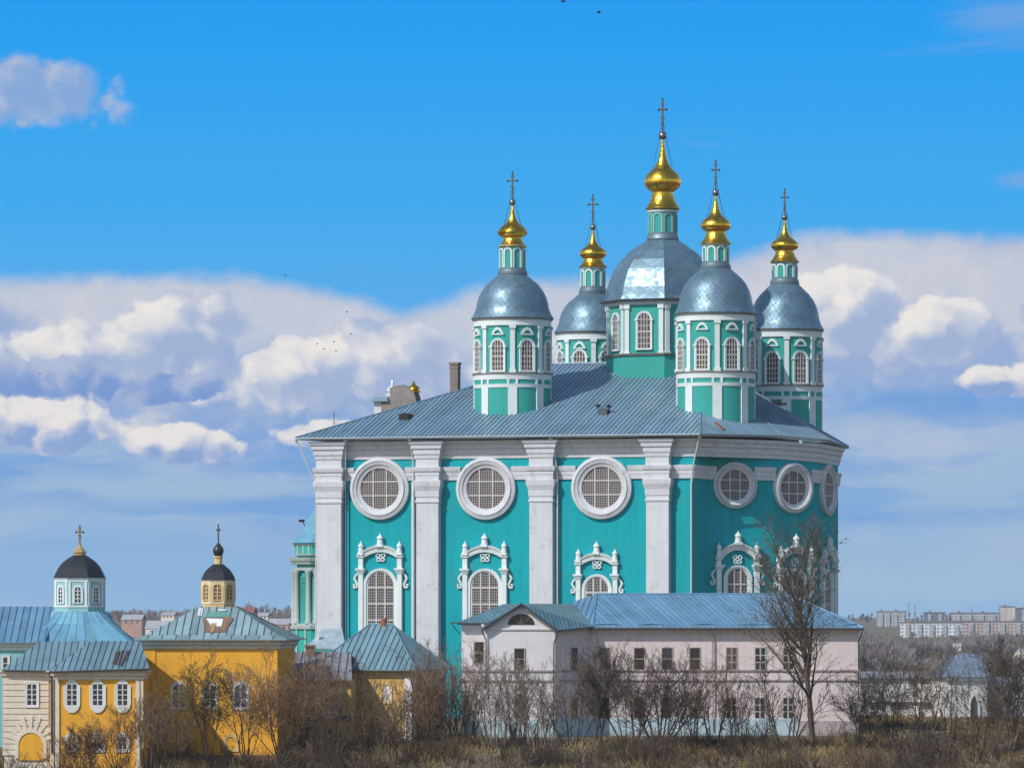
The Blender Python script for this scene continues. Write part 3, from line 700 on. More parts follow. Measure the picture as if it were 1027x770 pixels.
    m.lathe(x, Y, [(wn * s, zf(yn + .5)), (wn * 1.05 * s, zf(yn - 1)), (wn * .98 * s, zf(yn - 5)), (wt_ * s * 1.02, zf(yn - 5.5)), (wt_ * s * 1.02, zf(yn - 7))], 24); m.build('neck_ring', mat('neck_metal', (.16, .22, .26), .5, .5), dome)
    m = M(); m.lathe(x, Y, [(wt_ * s, zf(yn - 6)), (wt_ * s, zf(yt - 1))], 8, 0, False, -math.pi / 2 + math.pi / 8 * (0 if octo else 0))
    lan = m.build('lantern', TEAL2, CATH)
    rl = wt_ * s * math.cos(math.pi / 8)
    for k in (-1.5, -.5, .5, 1.5):
        a = k * math.pi / 4; n = Vector((math.sin(a), -math.cos(a), 0)); c = Vector((x, Y, 0)) + n * rl; fr = Fr(c, (math.cos(a), math.sin(a)))
        wv = 2 * wt_ * s * math.sin(math.pi / 8); mt = TRIM if not octo else mat('pale_teal_trim', (.22, .40, .37), .8)
        m = M(); zb, zt = zf(yn - 7), zf(yt + 2.5); m.band(fr, arch(0, zb, zt + .1, wv * .92), arch(0, zb, zt - .12, wv * .62), -.03, .09, False); m.build('blind_arch', mt, lan)
    m = M(); m.lathe(x, Y, [(wt_ * s * .9, zf(yt + 1.6)), (wt_ * s * 1.05, zf(yt + 1.4)), (wt_ * s * 1.1, zf(yt - .6)), (wt_ * s * .9, zf(yt - .6))], 24); m.build('lantern_cornice', TRIM, lan)
    m = M(); onion(m, x, Y, zf, s, d['on'], 16); on = m.build('onion_dome', GOLD, CATH)
    yb, rb = d['on'][3], d['rb'] * s
    m = M(); zb = zf(yb) + rb * .3
    m.lathe(x, Y, [(rb * math.sin(math.pi * i / 10), zb - rb * math.cos(math.pi * i / 10)) for i in range(11)], 16); m.build('ball', BALL, on)
    m = cross_mesh(x, Y, zb + rb * .9, zf(d['top']), d['cw'] * s, .075 * (1.25 if octo else 1)); m.build('cross', IRON, on)
    zt = zf(d['top']); 
    for k in range(4):
        a = math.pi / 4 + k * math.pi / 2; ww = d['on'][2][1] * s
        p0 = Vector((x, Y, zb + (zt - zb) * .55)); p1 = Vector((x + ww * .95 * math.cos(a), Y + ww * .95 * math.sin(a), zf(d['on'][2][0] - 2)))
        pts = [p0.lerp(p1, t) - Vector((0, 0, 1.1 * 4 * t * (1 - t) * (zt - zb) * .12)) + Vector((0, 0, 0)) for t in [i / 8 for i in range(9)]]
        m = M(); m.tube(pts, .018, 4); m.build('chain', IRON, on)
def drum_window(fr, ac, zb, zt, w, par):
    m = M()
    m.band(fr, arch(ac, zb, zt + .28, w + .56), arch(ac, zb, zt + .05, w + .1), -.1, .22, False, 0, .18)
    m.band(fr, arch(ac, zb, zt + .05, w + .1), arch(ac, zb, zt, w), -.1, .15, False, 0, .12)
    for s in (-1, 1): m.box(fr, ac + s * (w / 2 + .22) - .2, ac + s * (w / 2 + .22) + .2, -.1, .28, zt - w / 2 - .1, zt - w / 2 + .08)
    m.box(fr, ac - w / 2 - .3, ac + w / 2 + .3, -.1, .28, zb - .02, zb + .16)
    m.extrude(fr, arch(ac, zb, zt, w), -.1, .08, 1)
    r = w / 2; zs = zt - r
    for i in (-1, 0, 1):
        d = i * w * .25; m.box(fr, ac + d - .045, ac + d + .045, .08, .13, zb, zs + math.sqrt(max(0, r * r - d * d)), 2)
    n = 6
    for i in range(1, n):
        zz = zb + (zt - zb) * i / n; hl = r if zz < zs else math.sqrt(max(0, r * r - (zz - zs) ** 2)); t = .075 if i == 3 else .04
        m.box(fr, ac - hl, ac + hl, .085, .125, zz - t, zz + t, 2)
    return m.build('arched_window', [TRIM, GLASS, GRILLE], par)
def ctr(px, v):
    "distance of a tower's axis from its column and its depth behind the facade plane"
    q = Fr(FM.p(0, -v, 0), FM.T); return q.Y(px)
tower(514, ctr(514, 9.9), dict(eave=320, we=41.8, neck=276, wn=14.5, R=38.3, ledge=375.5, wl=0, lan=247, wlan=12.9, on=((247.5, 14), (238.6, 9.2), (233, 15.3), 204.0), rb=3.3, top=173.5, cw=5.0))
tower(717.8, ctr(717.8, 9.9) , dict(eave=315, we=42.2, neck=269.5, wn=14.8, R=38.8, ledge=374, wl=0, lan=245, wlan=13.2, on=((244.5, 15.2), (232.5, 9.7), (226, 15.5), 194.5), rb=3.4, top=162, cw=3.5))
tower(594.7, ctr(594.7, 40.6), dict(eave=333.8, we=39.2, neck=294.5, wn=13.6, R=36, ledge=386, wl=0, lan=268.5, wlan=12.2, on=((267.8, 14), (259.6, 9.2), (254, 13.7), 229), rb=2.9, top=196.5, cw=4.7))
tower(787, ctr(787, 40.6), dict(eave=331.2, we=39.7, neck=285.5, wn=14.2, R=36.8, ledge=387.5, wl=0, lan=263, wlan=12.6, on=((262.8, 14.3), (251.5, 9), (246.3, 14.2), 219), rb=3.0, top=190.5, cw=3.2))
tower(664.6, ctr(664.6, 25.0), dict(eave=302.5, we=60.5, neck=241, wn=15.5, R=55, ledge=358, bot=381, wl=0, lan=212, wlan=14.4, on=((209.5, 17), (193, 10.6), (181.5, 19), 137.5), rb=4.2, top=100.5, cw=4.0), True)
# ------------------------------------------------------------------ other buildings
YEL = mat('ochre_plaster', (0.73, 0.365, 0.035), 0.9, big=0.10, fine=0.07, streak=0.08, dirt=(0.50, 0.25, 0.05), dirt_amt=0.7, scale=0.35)
OLDYEL = mat('faded_ochre_plaster', (0.56, 0.36, 0.11), 0.9, big=0.18, fine=0.12, streak=0.12, dirt=(0.30, 0.20, 0.09), dirt_amt=0.85, scale=0.4)
CREAM = mat('cream_plaster', (0.66, 0.58, 0.47), 0.9, big=0.07, fine=0.05, streak=0.05, dirt=(0.45, 0.38, 0.29), dirt_amt=0.5, scale=0.5)
CREAMY = mat('cream_yellow', (0.62, 0.44, 0.20), 0.9, big=0.08, fine=0.05, streak=0.05, dirt=(0.40, 0.28, 0.14), dirt_amt=0.4, scale=0.5)
PINK = mat('pink_plaster', (0.63, 0.535, 0.52), 0.9, big=0.07, fine=0.05, streak=0.11, dirt=(0.46, 0.36, 0.34), dirt_amt=0.7, scale=0.3)
PALE = mat('pale_plaster', (0.66, 0.63, 0.64), 0.9, big=0.06, fine=0.04, streak=0.08, dirt=(0.48, 0.45, 0.46), dirt_amt=0.5, scale=0.3)
BLUEP = mat('blue_plinth', (0.42, 0.55, 0.61), 0.9, big=0.12, fine=0.1, dirt=(0.30, 0.38, 0.42), dirt_amt=0.8, scale=0.6)
AQUA = mat('aqua_plaster', (0.20, 0.46, 0.46), 0.85, big=0.06, fine=0.05, streak=0.06, dirt=(0.22, 0.36, 0.37), dirt_amt=0.4)
BLUER = mat('blue_roof', (0.15, 0.30, 0.435), 0.42, 0.2, big=0.16, fine=0.10, tone=0.13, dirt=(0.16, 0.26, 0.36), dirt_amt=0.6, bump=0.3, bscale=1.5, spec=0.5, scale=0.4)
TEALR = mat('teal_roof', (0.13, 0.25, 0.30), 0.45, 0.2, big=0.15, fine=0.10, tone=0.13, dirt=(0.20, 0.29, 0.31), dirt_amt=0.5, bump=0.3, bscale=1.5, spec=0.5, scale=0.4)
LBLUER = mat('light_blue_roof', (0.14, 0.34, 0.46), 0.42, 0.2, big=0.22, fine=0.12, tone=0.16, dirt=(0.30, 0.42, 0.46), dirt_amt=0.5, bump=0.35, bscale=1.2, spec=0.5, scale=0.5)
GREYR = mat('grey_old_roof', (0.20, 0.21, 0.235), 0.7, 0.1, big=0.3, fine=0.25, tone=0.2, dirt=(0.06, 0.055, 0.05), dirt_amt=0.7, scale=0.8)
BLACKD = mat('black_dome', (0.028, 0.032, 0.036), 0.38, 0.3, big=0.2, fine=0.2, spec=0.5)
WINW = mat('window_paint', (0.62, 0.62, 0.60), 0.7, big=0.06)
WINB = mat('window_brown', (0.20, 0.15, 0.12), 0.8, big=0.2)
WGL = mat('window_glass', (0.035, 0.04, 0.05), 0.12, big=0.4, fine=0.2, spec=0.6, scale=1.5)
DGL = mat('brown_glass', (0.030, 0.022, 0.020), 0.3, big=0.4, fine=0.2, spec=0.5, scale=1.5)
DARKTRIM = mat('dark_eave', (0.06, 0.06, 0.065), 0.7)

def rect_window(fr, px, y0, y1, wpx, par, frame=WINW, glass=WGL, border=2.0, mull=(1, 2), bar=0.07, o=0.0, top='flat', bot=0.0, name='window', depth=.12):
    "window: surround and sash in one mesh, its glass a piece of its own; sizes are photo rows and pixels"
    fr = Fr(fr.O + fr.N * o, fr.T)
    s = fr.Y(px) / F; ac = fr.a(px); zt, zb = fr.z(px, y0), fr.z(px, y1); w = abs(wpx) * s / max(.3, abs(fr.T.x)); B = border * s
    m = M()
    if top == 'flat':
        hole = [(ac + w / 2, zb), (ac + w / 2, zt), (ac - w / 2, zt), (ac - w / 2, zb)]
        out = [(ac + w / 2 + B, zb - B), (ac + w / 2 + B, zt + B), (ac - w / 2 - B, zt + B), (ac - w / 2 - B, zb - B)]
    elif top == 'arch':
        hole = [(ac + w / 2, zb)] + segarch(ac, w, zt - .25 * w, .25 * w, 8) + [(ac - w / 2, zb)]
        out = [(ac + w / 2 + B, zb - B)] + segarch(ac, w + 2 * B, zt - .25 * w + B * .6, .25 * w + B * .6, 8) + [(ac - w / 2 - B, zb - B)]
    else:   # ogee surround: rounded shoulders above, a pendent apron below
        hole = [(ac + w / 2, zb), (ac + w / 2, zt), (ac, zt), (ac - w / 2, zt), (ac - w / 2, zb), (ac, zb)]
        q = w / 2 + B
        out = [(ac + q, zb), (ac + q, zt - B * .4), (ac, zt + B * 1.5), (ac - q, zt - B * .4), (ac - q, zb), (ac, zb - bot * s)]
        m.extrude(fr, [(ac + q * .7, zt + B * .2), (ac + q * .35, zt + B * 1.35), (ac - q * .35, zt + B * 1.35), (ac - q * .7, zt + B * .2)], -.05, depth + .015)
        m.extrude(fr, [(ac - q * .98, zb - .01), (ac - q * .75, zb - bot * s * .55), (ac - q * .3, zb - bot * s * .95), (ac + q * .3, zb - bot * s * .95), (ac + q * .75, zb - bot * s * .55), (ac + q * .98, zb - .01)], -.05, depth + .02)
    if border: m.band(fr, out, hole, -.05, depth, True, 0, depth - .03)
    t = bar / 2
    for i in range(1, mull[0] + 1):
        x = ac - w / 2 + w * i / (mull[0] + 1); m.box(fr, x - t * 1.5, x + t * 1.5, -.02, .07, zb, zt)
    for j in range(1, mull[1] + 1):
        z = zb + (zt - zb) * j / (mull[1] + 1); m.box(fr, ac - w / 2, ac + w / 2, -.02, .06, z - t, z + t)
    if not m.v: m.box(fr, ac - w / 2, ac + w / 2, -.05, .05, zb - .08, zb)
    wd = m.build(name, frame, par)
    g = M(); g.extrude(fr, hole, -.05, .025); g.build('glass', glass, wd)
    return wd
def cross_on(par, x, y, zb, zt, w, r, mt=GILT):
    return cross_mesh(x, y, zb, zt, w, r).build('cross', mt, par)
def yaw_xy(px, Y): return ((px - CX) / F * Y, Y)

PTW = mat('shade_tinted_trim', (0.36, 0.42, 0.41), 0.85, big=.12, fine=.08, streak=.08, dirt=(.28, .33, .32), dirt_amt=.6, scale=.5)  # white trim darkened in colour to paint in shade on the porch turret
# -- porch tower at the west end of the cathedral
Yt = 603.0; s = Yt / F; cx = (327 - CX) * s
def zt_(py): return ZC + (HY - py) * s
PT = thing('porch_tower', 'small turquoise turret with blue dome and white columns at the cathedral end', 'tower', (cx, Yt, ZC - 12))
m = M(); ph = math.pi / 8; R8 = 34 * s
m.lathe(cx, Yt, [(R8 * 1.06, ZC - 14), (R8 * 1.06, zt_(630)), (R8 * .96, zt_(630)), (R8 * .90, zt_(556)), (R8 * .98, zt_(556)), (R8 * .98, zt_(545))], 8, 0, False, ph); m.build('wall', TEAL2, PT)
for y0, y1, a, b_ in ((630.5, 627, 1.12, 1.14), (627, 625, 1.08, 1.08), (566, 562.5, 1.06, 1.12), (562.5, 559, 1.14, 1.18), (572, 569, 1.02, 1.04), (557, 555.5, 1.0, 1.02), (547.5, 545, 1.0, 1.04)):
    m = M(); m.lathe(cx, Yt, [(R8 * .85, zt_(y0)), (R8 * a, zt_(y0)), (R8 * b_, zt_(y1)), (R8 * .85, zt_(y1))], 8, 0, False, ph); m.build('ring_moulding', PTW, PT)
for k in range(16):
    a = ph + (k // 2) * math.pi / 4 + (.13 if k % 2 else -.13)
    if math.sin(a) > .35: continue
    x, y = cx + R8 * .97 * math.cos(a), Yt + R8 * .97 * math.sin(a)
    m = M(); m.lathe(x, y, [(.42, zt_(625)), (.42, zt_(623)), (.33, zt_(622)), (.28, zt_(577)), (.36, zt_(575.5)), (.42, zt_(573.5)), (.42, zt_(572))], 12); m.build('column', PTW, PT)
for k in range(8):
    a = ph + (k + .5) * math.pi / 4
    if math.sin(a) > .35: continue
    n = Vector((math.cos(a), math.sin(a), 0)); fr = Fr(Vector((cx, Yt, 0)) + n * R8 * .925 * math.cos(ph), (-math.sin(a), math.cos(a))); 
    if fr.N.dot(n) < 0: fr = Fr(fr.O, (math.sin(a), -math.cos(a)))
    m = M()
    for i in range(18):
        z0 = zt_(622) + (zt_(577) - zt_(622)) * i / 18; m.box(fr, -.7, .7, -.25, .06 + .05, z0, z0 + .20)
    m.build('louver', mat('louver_paint', (.05, .30, .26), .7), PT)
    for e in (-1, 0, 1):
        m = M(); m.box(fr, e * .95 - .10, e * .95 + .10, -.1, .28, zt_(556), zt_(546)); m.build('pier', PTW, PT)
    for e in (-.75, .75):
        m = M(); m.box(fr, e - .12, e + .12, .1, .62, zt_(655), zt_(630)); m.build('pier', PTW, PT)
m = M(); m.lathe(cx, Yt, [(R8 * .9, zt_(544.2)), (R8 * 1.10, zt_(544.6)), (R8 * .98, zt_(541)), (R8 * .80, zt_(535)), (R8 * .66, zt_(527)), (R8 * .52, zt_(518)), (R8 * .36, zt_(510)), (R8 * .2, zt_(505)), (.25, zt_(503)), (.2, zt_(497)), (0, zt_(496))], 8, 0, False, ph, 24)
dm = m.build('dome', LBLUER, PT)
m = M(); p = P(303, 522, Yt - .5); m.tube([p + Vector((.5, 0, -.9)), p, p + Vector((0, 0, .05))], .06, 5); m.tube([p + Vector((-.4, 0, 0)), p + Vector((.3, 0, 0))], .16, 6); m.build('lamp', BLACKISH, dm)
# low shingled lean-to at the foot of the corner pilaster
LT = thing('low_annex', 'low annex with pale silvery shingled roof at the foot of the corner pilaster', 'annex', P(326, 690, 577))
p4 = [P(308, 648, 573), P(347, 650, 573), P(343, 629.5, 577.5), P(323, 630, 577.5)]
m = M(); m.hexa([Vector((p.x, p.y, ZC - 14)) for p in p4], [p - Vector((0, 0, .25)) for p in p4]); m.build('wall', TEAL2, LT)
m = M(); m.hexa([p - Vector((0, 0, .2)) for p in p4], p4)
m.build('roof', mat('silver_shingle', (.40, .50, .55), .5, .3, big=.3, fine=.35, dirt=(.22, .30, .36), dirt_amt=.8, scale=1.2), LT)
m = M(); a, b_ = P(316, 639, 574.6), P(319.5, 633.5, 574.6); m.extrude(Fr((a.x, a.y), (1, 0)), [(0, a.z - .3), (.45, a.z - .3), (.42, b_.z), (.30, b_.z + .1), (.1, a.z + .2)], -.2, .1); m.build('roof_cap', TRIM, LT)

# -- yellow and white house far left
Yh = 500.0; FH = Fr(yaw_xy(0, Yh), (1, 0)); FY = Fr(yaw_xy(0, Yh - .8), (1, 0))
HO = thing('yellow_house', 'two storey yellow house with white banded end and blue metal roof', 'house', P(75, 760, Yh))
m = M(); a0, a1, a2 = FH.a(4), FH.a(52), FY.a(144)
zE = FH.z(30, 671)
m.prism([(FH.p(a, o, 0).x, FH.p(a, o, 0).y) for a, o in ((a0, 0), (a1, 0), (a1, -10), (a0, -10))], ZC - 17, zE); m.build('wall', CREAM, HO)
m = M(); m.prism([(FH.p(a, o, 0).x, FH.p(a, o, 0).y) for a, o in ((a1 + .003, .8), (a2, .8), (a2, -10), (a1 + .003, -10))], ZC - 17, zE); m.build('wall', YEL, HO)
arc_c, arc_r, arc_s = FH.a(31), 12.2 * Yh / F, FH.z(31, 746.5)
prof = []; zz = FH.z(30, 757)
while zz < FH.z(30, 681): prof += [(.13, zz), (.13, zz + .44), (.02, zz + .48), (.02, zz + .565)]; zz += .57
prof = [(-.1, prof[0][1])] + prof + [(-.1, prof[-1][1])]
m = M(); m.sweep([FH.p(a0, -3, 0), FH.p(a0, 0, 0), FH.p(a1 - .3, 0, 0)], prof); m.build('banded_facing', CREAM, HO)
m = M(); 
m.band(FH, arch(arc_c, FH.z(31, 760), arc_s + arc_r + .35, 2 * arc_r + .7), arch(arc_c, FH.z(31, 760), arc_s + arc_r, 2 * arc_r), -.05, .24, False)
for k in range(-4, 5):
    t = math.pi / 2 + k * .30; c, s_ = math.cos(t), math.sin(t); r0, r1 = arc_r + .32, arc_r + (1.6 if abs(k) < 2 else 1.25)
    pts = [(arc_c + (r0 * c - .13 * s_), arc_s + r0 * s_ + .13 * c), (arc_c + (r1 * c - .20 * s_), arc_s + r1 * s_ + .20 * c), (arc_c + (r1 * c + .20 * s_), arc_s + r1 * s_ - .20 * c), (arc_c + (r0 * c + .13 * s_), arc_s + r0 * s_ - .13 * c)]
    m.extrude(FH, pts, -.05, .22)
ar = m.build('arch', CREAM, HO)
m = M(); m.extrude(FH, arch(arc_c, FH.z(31, 762), arc_s + arc_r, 2 * arc_r), -.05, .16); m.build('arch_infill', YEL, ar)
CP = [(0, 0), (.12, 0), (.14, .25), (.30, .35), (.34, .62), (.46, .7), (.46, .85), (0, .85)]
m = M(); zz = zE - .95
m.sweep([FH.p(a0, -8, 0), FH.p(a0, 0, 0), FH.p(a1, 0, 0), FH.p(a1, .8, 0), FH.p(a2, .8, 0), FH.p(a2, -6, 0)], [(o, zz + z) for o, z in CP]); m.build('cornice', CREAM, HO)
for x0, x1 in ((52.3, 54.2), (55.6, 59.6), (136.2, 140), (141.2, 143.8)):
    m = M(); m.box(FY, FY.a(x0), FY.a(x1), -.05, .14, ZC - 15, zE - .97); m.build('pilaster', CREAM, HO)
rect_window(FH, 32, 686, 706.5, 9, HO, border=2.6, mull=(1, 3), o=.13, depth=.12)
for px in (72.2, 98, 123): rect_window(FY, px, 686.2, 706.7, 9.4, HO, border=3.6, mull=(1, 3), top='ogee', bot=8)
for px in (72.2, 98, 123): rect_window(FY, px, 738, 750.5, 7.5, HO, border=3.4, mull=(1, 1), top='arch', o=0)
# roofs
ez = 671.0
A_ = P(2, 671, Yh - .7); B_ = P(49, 672, Yh - .8); Cc = P(91.5, 642.5, Yh + 5.2); Dd = P(40, 642.8, Yh + 5.2)
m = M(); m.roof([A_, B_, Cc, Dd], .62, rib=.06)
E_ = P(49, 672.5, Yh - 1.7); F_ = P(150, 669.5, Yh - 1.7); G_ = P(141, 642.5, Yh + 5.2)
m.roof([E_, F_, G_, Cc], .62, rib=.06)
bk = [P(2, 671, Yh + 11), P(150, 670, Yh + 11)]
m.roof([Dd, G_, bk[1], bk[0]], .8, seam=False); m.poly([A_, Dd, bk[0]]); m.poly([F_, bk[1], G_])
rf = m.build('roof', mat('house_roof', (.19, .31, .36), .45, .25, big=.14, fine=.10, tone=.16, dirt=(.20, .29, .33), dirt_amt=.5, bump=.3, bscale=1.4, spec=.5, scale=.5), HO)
m = M(); nrm2 = (F_ - E_).cross(Cc - E_).normalized()
if nrm2.z < 0: nrm2 = -nrm2
for x0, x1, y0, y1 in ((117, 113.5, 654, 665.5), (119.5, 115.5, 653, 666.5), (123, 118.5, 652.5, 667.5), (127.5, 121.5, 653, 668), (129.5, 126, 652.5, 662)):
    p, q = ray_plane(x0, y0, E_, nrm2), ray_plane(x1, y1, E_, nrm2); m.tube([p + nrm2 * .05, q + nrm2 * .05], .10, 4)
m.build('bare_batten', mat('grey_batten', (.10, .085, .075), .9, big=.2), rf)
m = M(); m.tube([A_ - Vector((0, 0, .1)), B_ - Vector((0, 0, .1))], .09, 6); m.tube([E_ - Vector((0, 0, .1)), F_ - Vector((0, 0, .1))], .09, 6); m.build('gutter', DARKTRIM, rf)
m = M(); m.tube([P(47, 673, Yh - 1.2), P(51.5, 680, Yh - 1.05), P(51.8, 755, Yh - 1.05)], .08, 6); m.build('downpipe', DARKTRIM, HO)

# -- aqua church with a black dome behind the yellow house
Yb = 534.0; sb = Yb / F; cx = (80 - CX) * sb
def zb_(py): return ZC + (HY - py) * sb
BC_ = thing('aqua_church', 'pale aqua church with light blue roof and black faceted dome', 'church', (cx, Yb, ZC - 13))
FB_ = Fr(yaw_xy(0, Yb - 6), (1, 0))
m = M(); m.prism([((-25 - CX) * sb, Yb - 6), ((130 - CX) * sb, Yb - 6), ((130 - CX) * sb, Yb + 8), ((-25 - CX) * sb, Yb + 8)], ZC - 17, zb_(643) - .1); m.build('wall', AQUA, BC_)
m = M(); zz = FB_.z(5, 652); m.sweep([FB_.p(FB_.a(-24), 0, 0), FB_.p(FB_.a(128), 0, 0)], [(o, zz + z * 1.1) for o, z in CP]); m.build('cornice', TRIM, BC_)
rect_window(FB_, 5.5, 659, 671, 4.2, BC_, border=2.4, mull=(0, 1))
m = M(); e0, e1, r0, r1 = P(-30, 643.5, Yb - 6.8), P(45, 643.5, Yb - 6.8), P(-30, 608, Yb + 1), P(58, 608, Yb + 1)
m.roof([e0, e1, r1, r0], .7, rib=.06); m.roof([r0, r1, P(58, 640, Yb + 9), P(-30, 640, Yb + 9)], .9, seam=False)
m.build('nave_roof', BLUER, BC_)
# flared crossing roof lofted from the drum to the eaves
m = M(); top, mid, low = [], [], []
hw = 53 * sb; N8 = 32
for i in range(N8):
    t = 2 * math.pi * i / N8 + math.pi / 4; c, s_ = math.cos(t), math.sin(t); q = 1 / max(abs(c), abs(s_))
    top.append(Vector((cx + 2.75 * c, Yb + 2.75 * s_, zb_(613))))
    f = .5; rr = 2.75 * (1 - f) + hw * (f * q * .9 + (1 - f) * 0)
    mid.append(Vector((cx + (2.4 + (hw * q - 2.4) * .38) * c, Yb + (2.4 + (hw * q - 2.4) * .38) * s_ * 1.0, zb_(625))))
    low.append(Vector((cx + hw * q * c, Yb + hw * q * s_ * 1.05, zb_(643))))
for A1, B1 in ((top, mid), (mid, low)):
    for i in range(N8): j = (i + 1) % N8; m.poly([A1[i], A1[j], B1[j], B1[i]], 0, random.Random(i).random())
for i in range(0, N8): m.tube([top[i], mid[i] + Vector((0, 0, .04)), low[i] + Vector((0, 0, .04))], .035, 4)
m.hexa([p - Vector((0, 0, .3)) for p in low], [p - Vector((0, 0, .02)) for p in low])
m.build('crossing_roof', LBLUER, BC_)
def drum8(par, cx, Y, zf, s, rpx, y0, y1, mt, winargs, tr=TRIM, base=None, ph=-math.pi / 2 + math.pi / 8):
    R = rpx * s / math.cos(math.pi / 8) * .985
    m = M(); m.lathe(cx, Y, [(R * (1.02 if base else 1), zf(base or y0)), (R * (1.02 if base else 1), zf(y0)), (R, zf(y0)), (R, zf(y1))], 8, 0, False, ph); dr = m.build('drum', mt, par)
    m = M(); m.lathe(cx, Y, [(R * .9, zf(y1 + 4.5)), (R * 1.02, zf(y1 + 4.5)), (R * 1.04, zf(y1 + 2)), (R * 1.10, zf(y1 + .3)), (R * .9, zf(y1 + .3))], 8, 0, False, ph); m.build('drum_cornice', tr, dr)
    if base: m = M(); m.lathe(cx, Y, [(R * .9, zf(y0 + 1.2)), (R * 1.05, zf(y0 + 1.2)), (R * 1.05, zf(y0 - .2)), (R * .9, zf(y0 - .2))], 8, 0, False, ph); m.build('drum_sill', tr, dr)
    for k in range(8):
        a0 = ph + k * math.pi / 4; a1 = a0 + math.pi / 4
        if math.sin((a0 + a1) / 2) > .3: continue
        p0, p1 = Vector((cx + R * math.cos(a0), Y + R * math.sin(a0), 0)), Vector((cx + R * math.cos(a1), Y + R * math.sin(a1), 0)); fr = Fr(p0, p1 - p0); L = (p1 - p0).length
        for e in (.09, .91):
            m = M(); m.box(fr, L * e - .13, L * e + .13, -.05, .09, zf(y0), zf(y1 + 4)); m.build('pilaster', tr, dr)
        winargs(fr, L / 2, dr)
    return dr
def win_simple(zb, zt, w, mt_frame, mt_glass):
    def fn(fr, ac, par):
        m = M(); m.band(fr, arch(ac, zb - .1, zt + .22, w + .44), arch(ac, zb, zt, w), -.05, .12, True)
        m.extrude(fr, arch(ac, zb, zt, w), -.05, .03, 1)
        for d in (0,): m.box(fr, ac - .045, ac + .045, 0, .08, zb, zt, 0)
        for i in (1, 2, 3): z = zb + (zt - zb) * i / 4; m.box(fr, ac - w / 2, ac + w / 2, 0, .07, z - .035, z + .035, 0)
        m.build('arched_window', [mt_frame, mt_glass], par)
    return fn
dr = drum8(BC_, cx, Yb, zb_, sb, 24.5, 607.5, 579, mat('aqua_drum', (.26, .50, .52), .8, big=.08, fine=.05, streak=.06, dirt=(.24, .40, .42), dirt_amt=.5), win_simple(zb_(604), zb_(588.5), .62, TRIM, WGL), TRIM, 618)
def facet_dome(par, cx, Y, zf, s, y0, y1, r0, r1, mt, ph, seg=8, cap=None):
    H = y0 - y1; m = M()
    m.lathe(cx, Y, [(r * s, zf(y)) for r, y in ((r0 * .94, y0 + .6), (r0, y0), (r0 * .97, y0 - H * .06), (r0 * .90, y0 - H * .24), (r0 * .80, y0 - H * .46), (r0 * .64, y0 - H * .68), (r0 * .44, y0 - H * .86), (r1 * 1.2, y0 - H * .97), (r1, y1))], seg, 0, False, ph)
    return m.build('dome', mt, par)
ph = -math.pi / 2 + math.pi / 8
dm = facet_dome(BC_, cx, Yb, zb_, sb, 578.8, 556.5, 27.5, 6.5, BLACKD, ph)
m = M(); m.lathe(cx, Yb, [(6.2 * sb, zb_(557)), (6.2 * sb, zb_(554.5)), (7.2 * sb, zb_(554)), (7.2 * sb, zb_(553.2)), (3.0 * sb, zb_(549)), (1.2 * sb, zb_(546)), (1.6 * sb, zb_(544.8)), (.3 * sb, zb_(543.6))], 8, 0, False, ph); cap = m.build('dome_cap', mat('dull_gold_cap', (.42, .32, .14), .5, .4), BC_)
cross_on(cap, cx, Yb, zb_(545), zb_(528.5), 3.7 * sb, .075, mat('dull_gilt', (.20, .15, .06), .45, .7))

# -- yellow church with a small black cupola
Yc = 508.0; FC_ = frame_yaw(211, Yc, 6); sc_ = Yc / F
YC_ = thing('yellow_church', 'ochre church with patched blue roof and cream octagonal cupola', 'church', FC_.p(0, 0, ZC - 13.6))
a0, a1 = FC_.a(143), FC_.a(278.5); dep = 11.0; zE = ZC + (HY - 640.5) * sc_
foot = [FC_.p(a, o, 0) for a, o in ((a0, 0), (a1, 0), (a1, -dep), (a0, -dep))]
m = M(); m.prism([(p.x, p.y) for p in foot], ZC - 17, zE); m.build('wall', YEL, YC_)
m = M(); m.sweep([foot[3], foot[0], foot[1], foot[2]], [(o * 1.25, zE - .95 + z * 1.05) for o, z in CP]); m.build('cornice', mat('cornice_white', (.56, .53, .46), .85, big=.1, fine=.08, dirt=(.36, .32, .25), dirt_amt=.6, scale=.6), YC_)
for x0, x1 in ((143, 156), (272.5, 278.3)):
    m = M(); m.box(FC_, FC_.a(x0) - .02, FC_.a(x1), -.05, .10, ZC - 15, zE - .97); m.build('pilaster', YEL, YC_)
m = M(); m.box(FC_, a0 - .06, a1 + .06, -2, .14, ZC - 17, FC_.z(211, 756.5)); m.build('plinth', BRICK, YC_)
for px in (179.7, 210.6, 241.5): rect_window(FC_, px, 686, 708.5, 11.5, YC_, border=3.0, mull=(1, 2), bar=.11, top='arch')
for px in (186, 232): rect_window(FC_, px, 738.5, 750.5, 10, YC_, border=2.8, mull=(0, 0), top='arch', glass=YEL, frame=CREAMY)
o_ = 1.0
ev = [FC_.p(a0 - o_ * .7, o_, zE), FC_.p(a1 + o_, o_, zE), FC_.p(a1 + o_, -dep - o_, zE), FC_.p(a0 - o_ * .7, -dep - o_, zE)]
cxd, Yd = (219 - CX) * (Yc + 5.5) / F, Yc + 5.5; sd = Yd / F; zd = lambda py: ZC + (HY - py) * sd
zt = zd(608.3); r = 1.75
tp = [Vector((cxd - r, Yd - r * .9, zt)), Vector((cxd + r, Yd - r * .9, zt)), Vector((cxd + r, Yd + r * .9, zt)), Vector((cxd - r, Yd + r * .9, zt))]
m = M()
